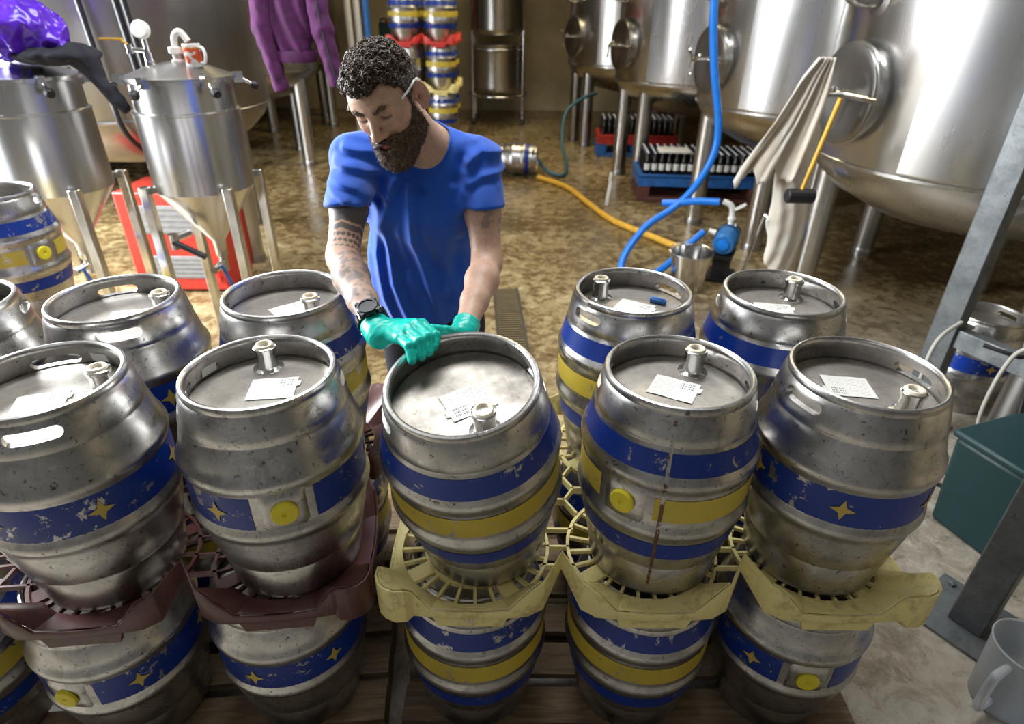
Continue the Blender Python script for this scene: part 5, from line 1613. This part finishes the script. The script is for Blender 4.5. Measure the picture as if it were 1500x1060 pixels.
def fleece():
    fl = thing('fleece_jacket', 'purple fleece jacket hanging from a hook by the dark vessel', 'jacket', (-1.27, 3.95, 1.35))
    inv = Matrix.Translation((1.27, -3.95, -1.35))
    def body(P):
        q = P - A3(-1.27, 3.95, 1.70)
        d = s_ell(q, (0, 0, 0.15), (0.125, 0.07, 0.40))
        d = d - 0.012 * np.sin(q[:, 0] * 60 + 3 * np.sin(q[:, 2] * 8))
        return smax(d, -(q[:, 2] + 0.115), 0.008)
    V, F = surface(body, (-1.46, 3.82, 1.54), (-1.08, 4.08, 2.35), 0.009)
    o = link('jacket_body', np_mesh('jacket_body', V, F, 'fleece'), fl); o.matrix_parent_inverse = inv
    hem = MB().lathe([(0.118, 0), (0.124, 0.01), (0.124, 0.05), (0.118, 0.06)], 32)
    hem.v = [(x - 1.27, y * 0.56 + 3.95, z + 1.575) for x, y, z in hem.v]
    o = hem.obj('hem_band', 'fleece', fl); o.matrix_parent_inverse = inv
    for a, b, c_ in (((-1.40, 3.93, 2.1), (-1.425, 3.92, 1.75), (-1.375, 3.92, 1.42)), ((-1.13, 3.92, 2.1), (-1.085, 3.90, 1.75), (-1.035, 3.90, 1.45))):
        def slv(P):
            d = smin(s_cone(P, A3(*a), A3(*b), 0.062, 0.055), s_cone(P, A3(*b), A3(*c_), 0.055, 0.042), 0.03)
            d = d + 0.006 * vnoise(P, 40, 3)
            n = (A3(*c_) - A3(*b)); n /= np.linalg.norm(n)
            return smax(d, (P - A3(*c_)) @ n, 0.006)
        V, F = surface(slv, np.array([min(a[0], b[0], c_[0]) - 0.09, 3.8, 1.36]), np.array([max(a[0], b[0], c_[0]) + 0.09, 4.05, 2.2]), 0.009)
        o = link('sleeve', np_mesh('sleeve', V, F, 'fleece'), fl); o.matrix_parent_inverse = inv
    z = MB().tube([(-1.085, 3.845, 1.95), (-1.068, 3.842, 1.72), (-1.025, 3.855, 1.47)], 0.006, 6)
    o = z.obj('piping', 'fleece_dark', fl); o.matrix_parent_inverse = inv
    hk = thing('coat_rail', 'steel rail hung from the ceiling that carries the purple fleece', 'rail', (-1.27, 4.06, 0))
    [MB().cyl((x, 0.0, 2.36), (x, 0.0, 4.70), 0.014).obj('hanger_rod', 'tank_dark', hk) for x in (-0.28, 0.33)]
    MB().cyl((-0.3, 0.0, 2.36), (0.35, 0.0, 2.36), 0.018).obj('rail', 'tank_dark', hk)
fleece()
def filter_bag():
    # hangs from the door clamp of the nearest big vessel
    fb = thing('filter_bag', 'long off-white cloth filter bag hanging from the vessel door', 'bag', (1.52, 3.52, 0.55))
    inv = Matrix.Translation((-1.52, -3.52, -0.55))
    def fn(P):
        q = P - A3(1.52, 3.52, 0)
        z = q[:, 2]
        w = np.interp(z, [0.36, 0.40, 0.55, 0.80, 1.05, 1.25, 1.62], [0.006, 0.030, 0.085, 0.118, 0.108, 0.085, 0.040]).astype(np.float32)
        cx = np.interp(z, [0.36, 0.70, 1.1, 1.62], [0.100, 0.085, 0.055, 0.055]).astype(np.float32)
        th = w * 0.42 + 0.004
        x = q[:, 0] - cx
        d = (np.sqrt((x / w) ** 2 + (q[:, 1] / th) ** 2) - 1) * np.minimum(w, th)
        d = d + 0.004 * np.sin(x * 85 + 3 * np.sin(z * 6)) + 0.003 * vnoise(P, 30, 2)
        d = smax(d, z - 1.62, 0.01)
        return smax(d, 0.36 - z, 0.01)
    V, F = surface(fn, (1.38, 3.40, 0.33), (1.78, 3.64, 1.66), 0.0065)
    o = link('sack', np_mesh('sack', V, F, 'filter_cloth'), fb); o.matrix_parent_inverse = inv
    sh = MB()                                   # loose outer sheet, gathered at the top and frayed below
    nu, nv = 26, 30
    vs = []
    for j in range(nv + 1):
        v = j / nv
        xl = float(np.interp(v, [0, 0.15, 0.5, 0.85, 1], [0.015, -0.05, -0.14, -0.255, -0.29]))
        xr = float(np.interp(v, [0, 0.3, 1], [0.095, 0.10, 0.085]))
        for i in range(nu + 1):
            u = i / nu
            zz = 1.66 - v * (0.63 + 0.035 * math.sin(u * 19) + 0.02 * math.sin(u * 41) - 0.05 * u)
            yy = 3.455 - 0.022 * math.sin(u * 15 + 2 * v) * (0.3 + v) - 0.012 * math.sin(u * 33 + 5 * v) + 0.05 * (1 - u) * v
            vs.append((1.52 + xl + (xr - xl) * u, yy, zz))
    sh.add(vs, [(j * (nu + 1) + i, j * (nu + 1) + i + 1, (j + 1) * (nu + 1) + i + 1, (j + 1) * (nu + 1) + i) for j in range(nv) for i in range(nu)])
    t = sh.obj('tmp', 'filter_cloth', smooth=0)
    md = t.modifiers.new('s', 'SOLIDIFY'); md.thickness = 0.004
    me = bake(t, 'outer_sheet'); me.shade_smooth()
    o = link('outer_sheet', me, fb); o.matrix_parent_inverse = inv
    ml = thing('mallet', 'black rubber mallet with wooden shaft hanging by the filter bag', 'mallet', (1.575, 3.38, 0.98))
    MB().cyl((0.0, 0, 0.02), (0.085, 0, 0.50), 0.011, 0.013).obj('shaft', 'hose_yellow', ml)
    MB().lathe([(0, -0.075), (0.034, -0.075), (0.040, -0.068), (0.040, 0.068), (0.034, 0.075), (0, 0.075)], 28, (0, 0, 0), Matrix.Rotation(R(90), 3, 'Y') @ Matrix.Rotation(R(0), 3, 'X')).obj('mallet_head', 'black_rub', ml)
filter_bag()
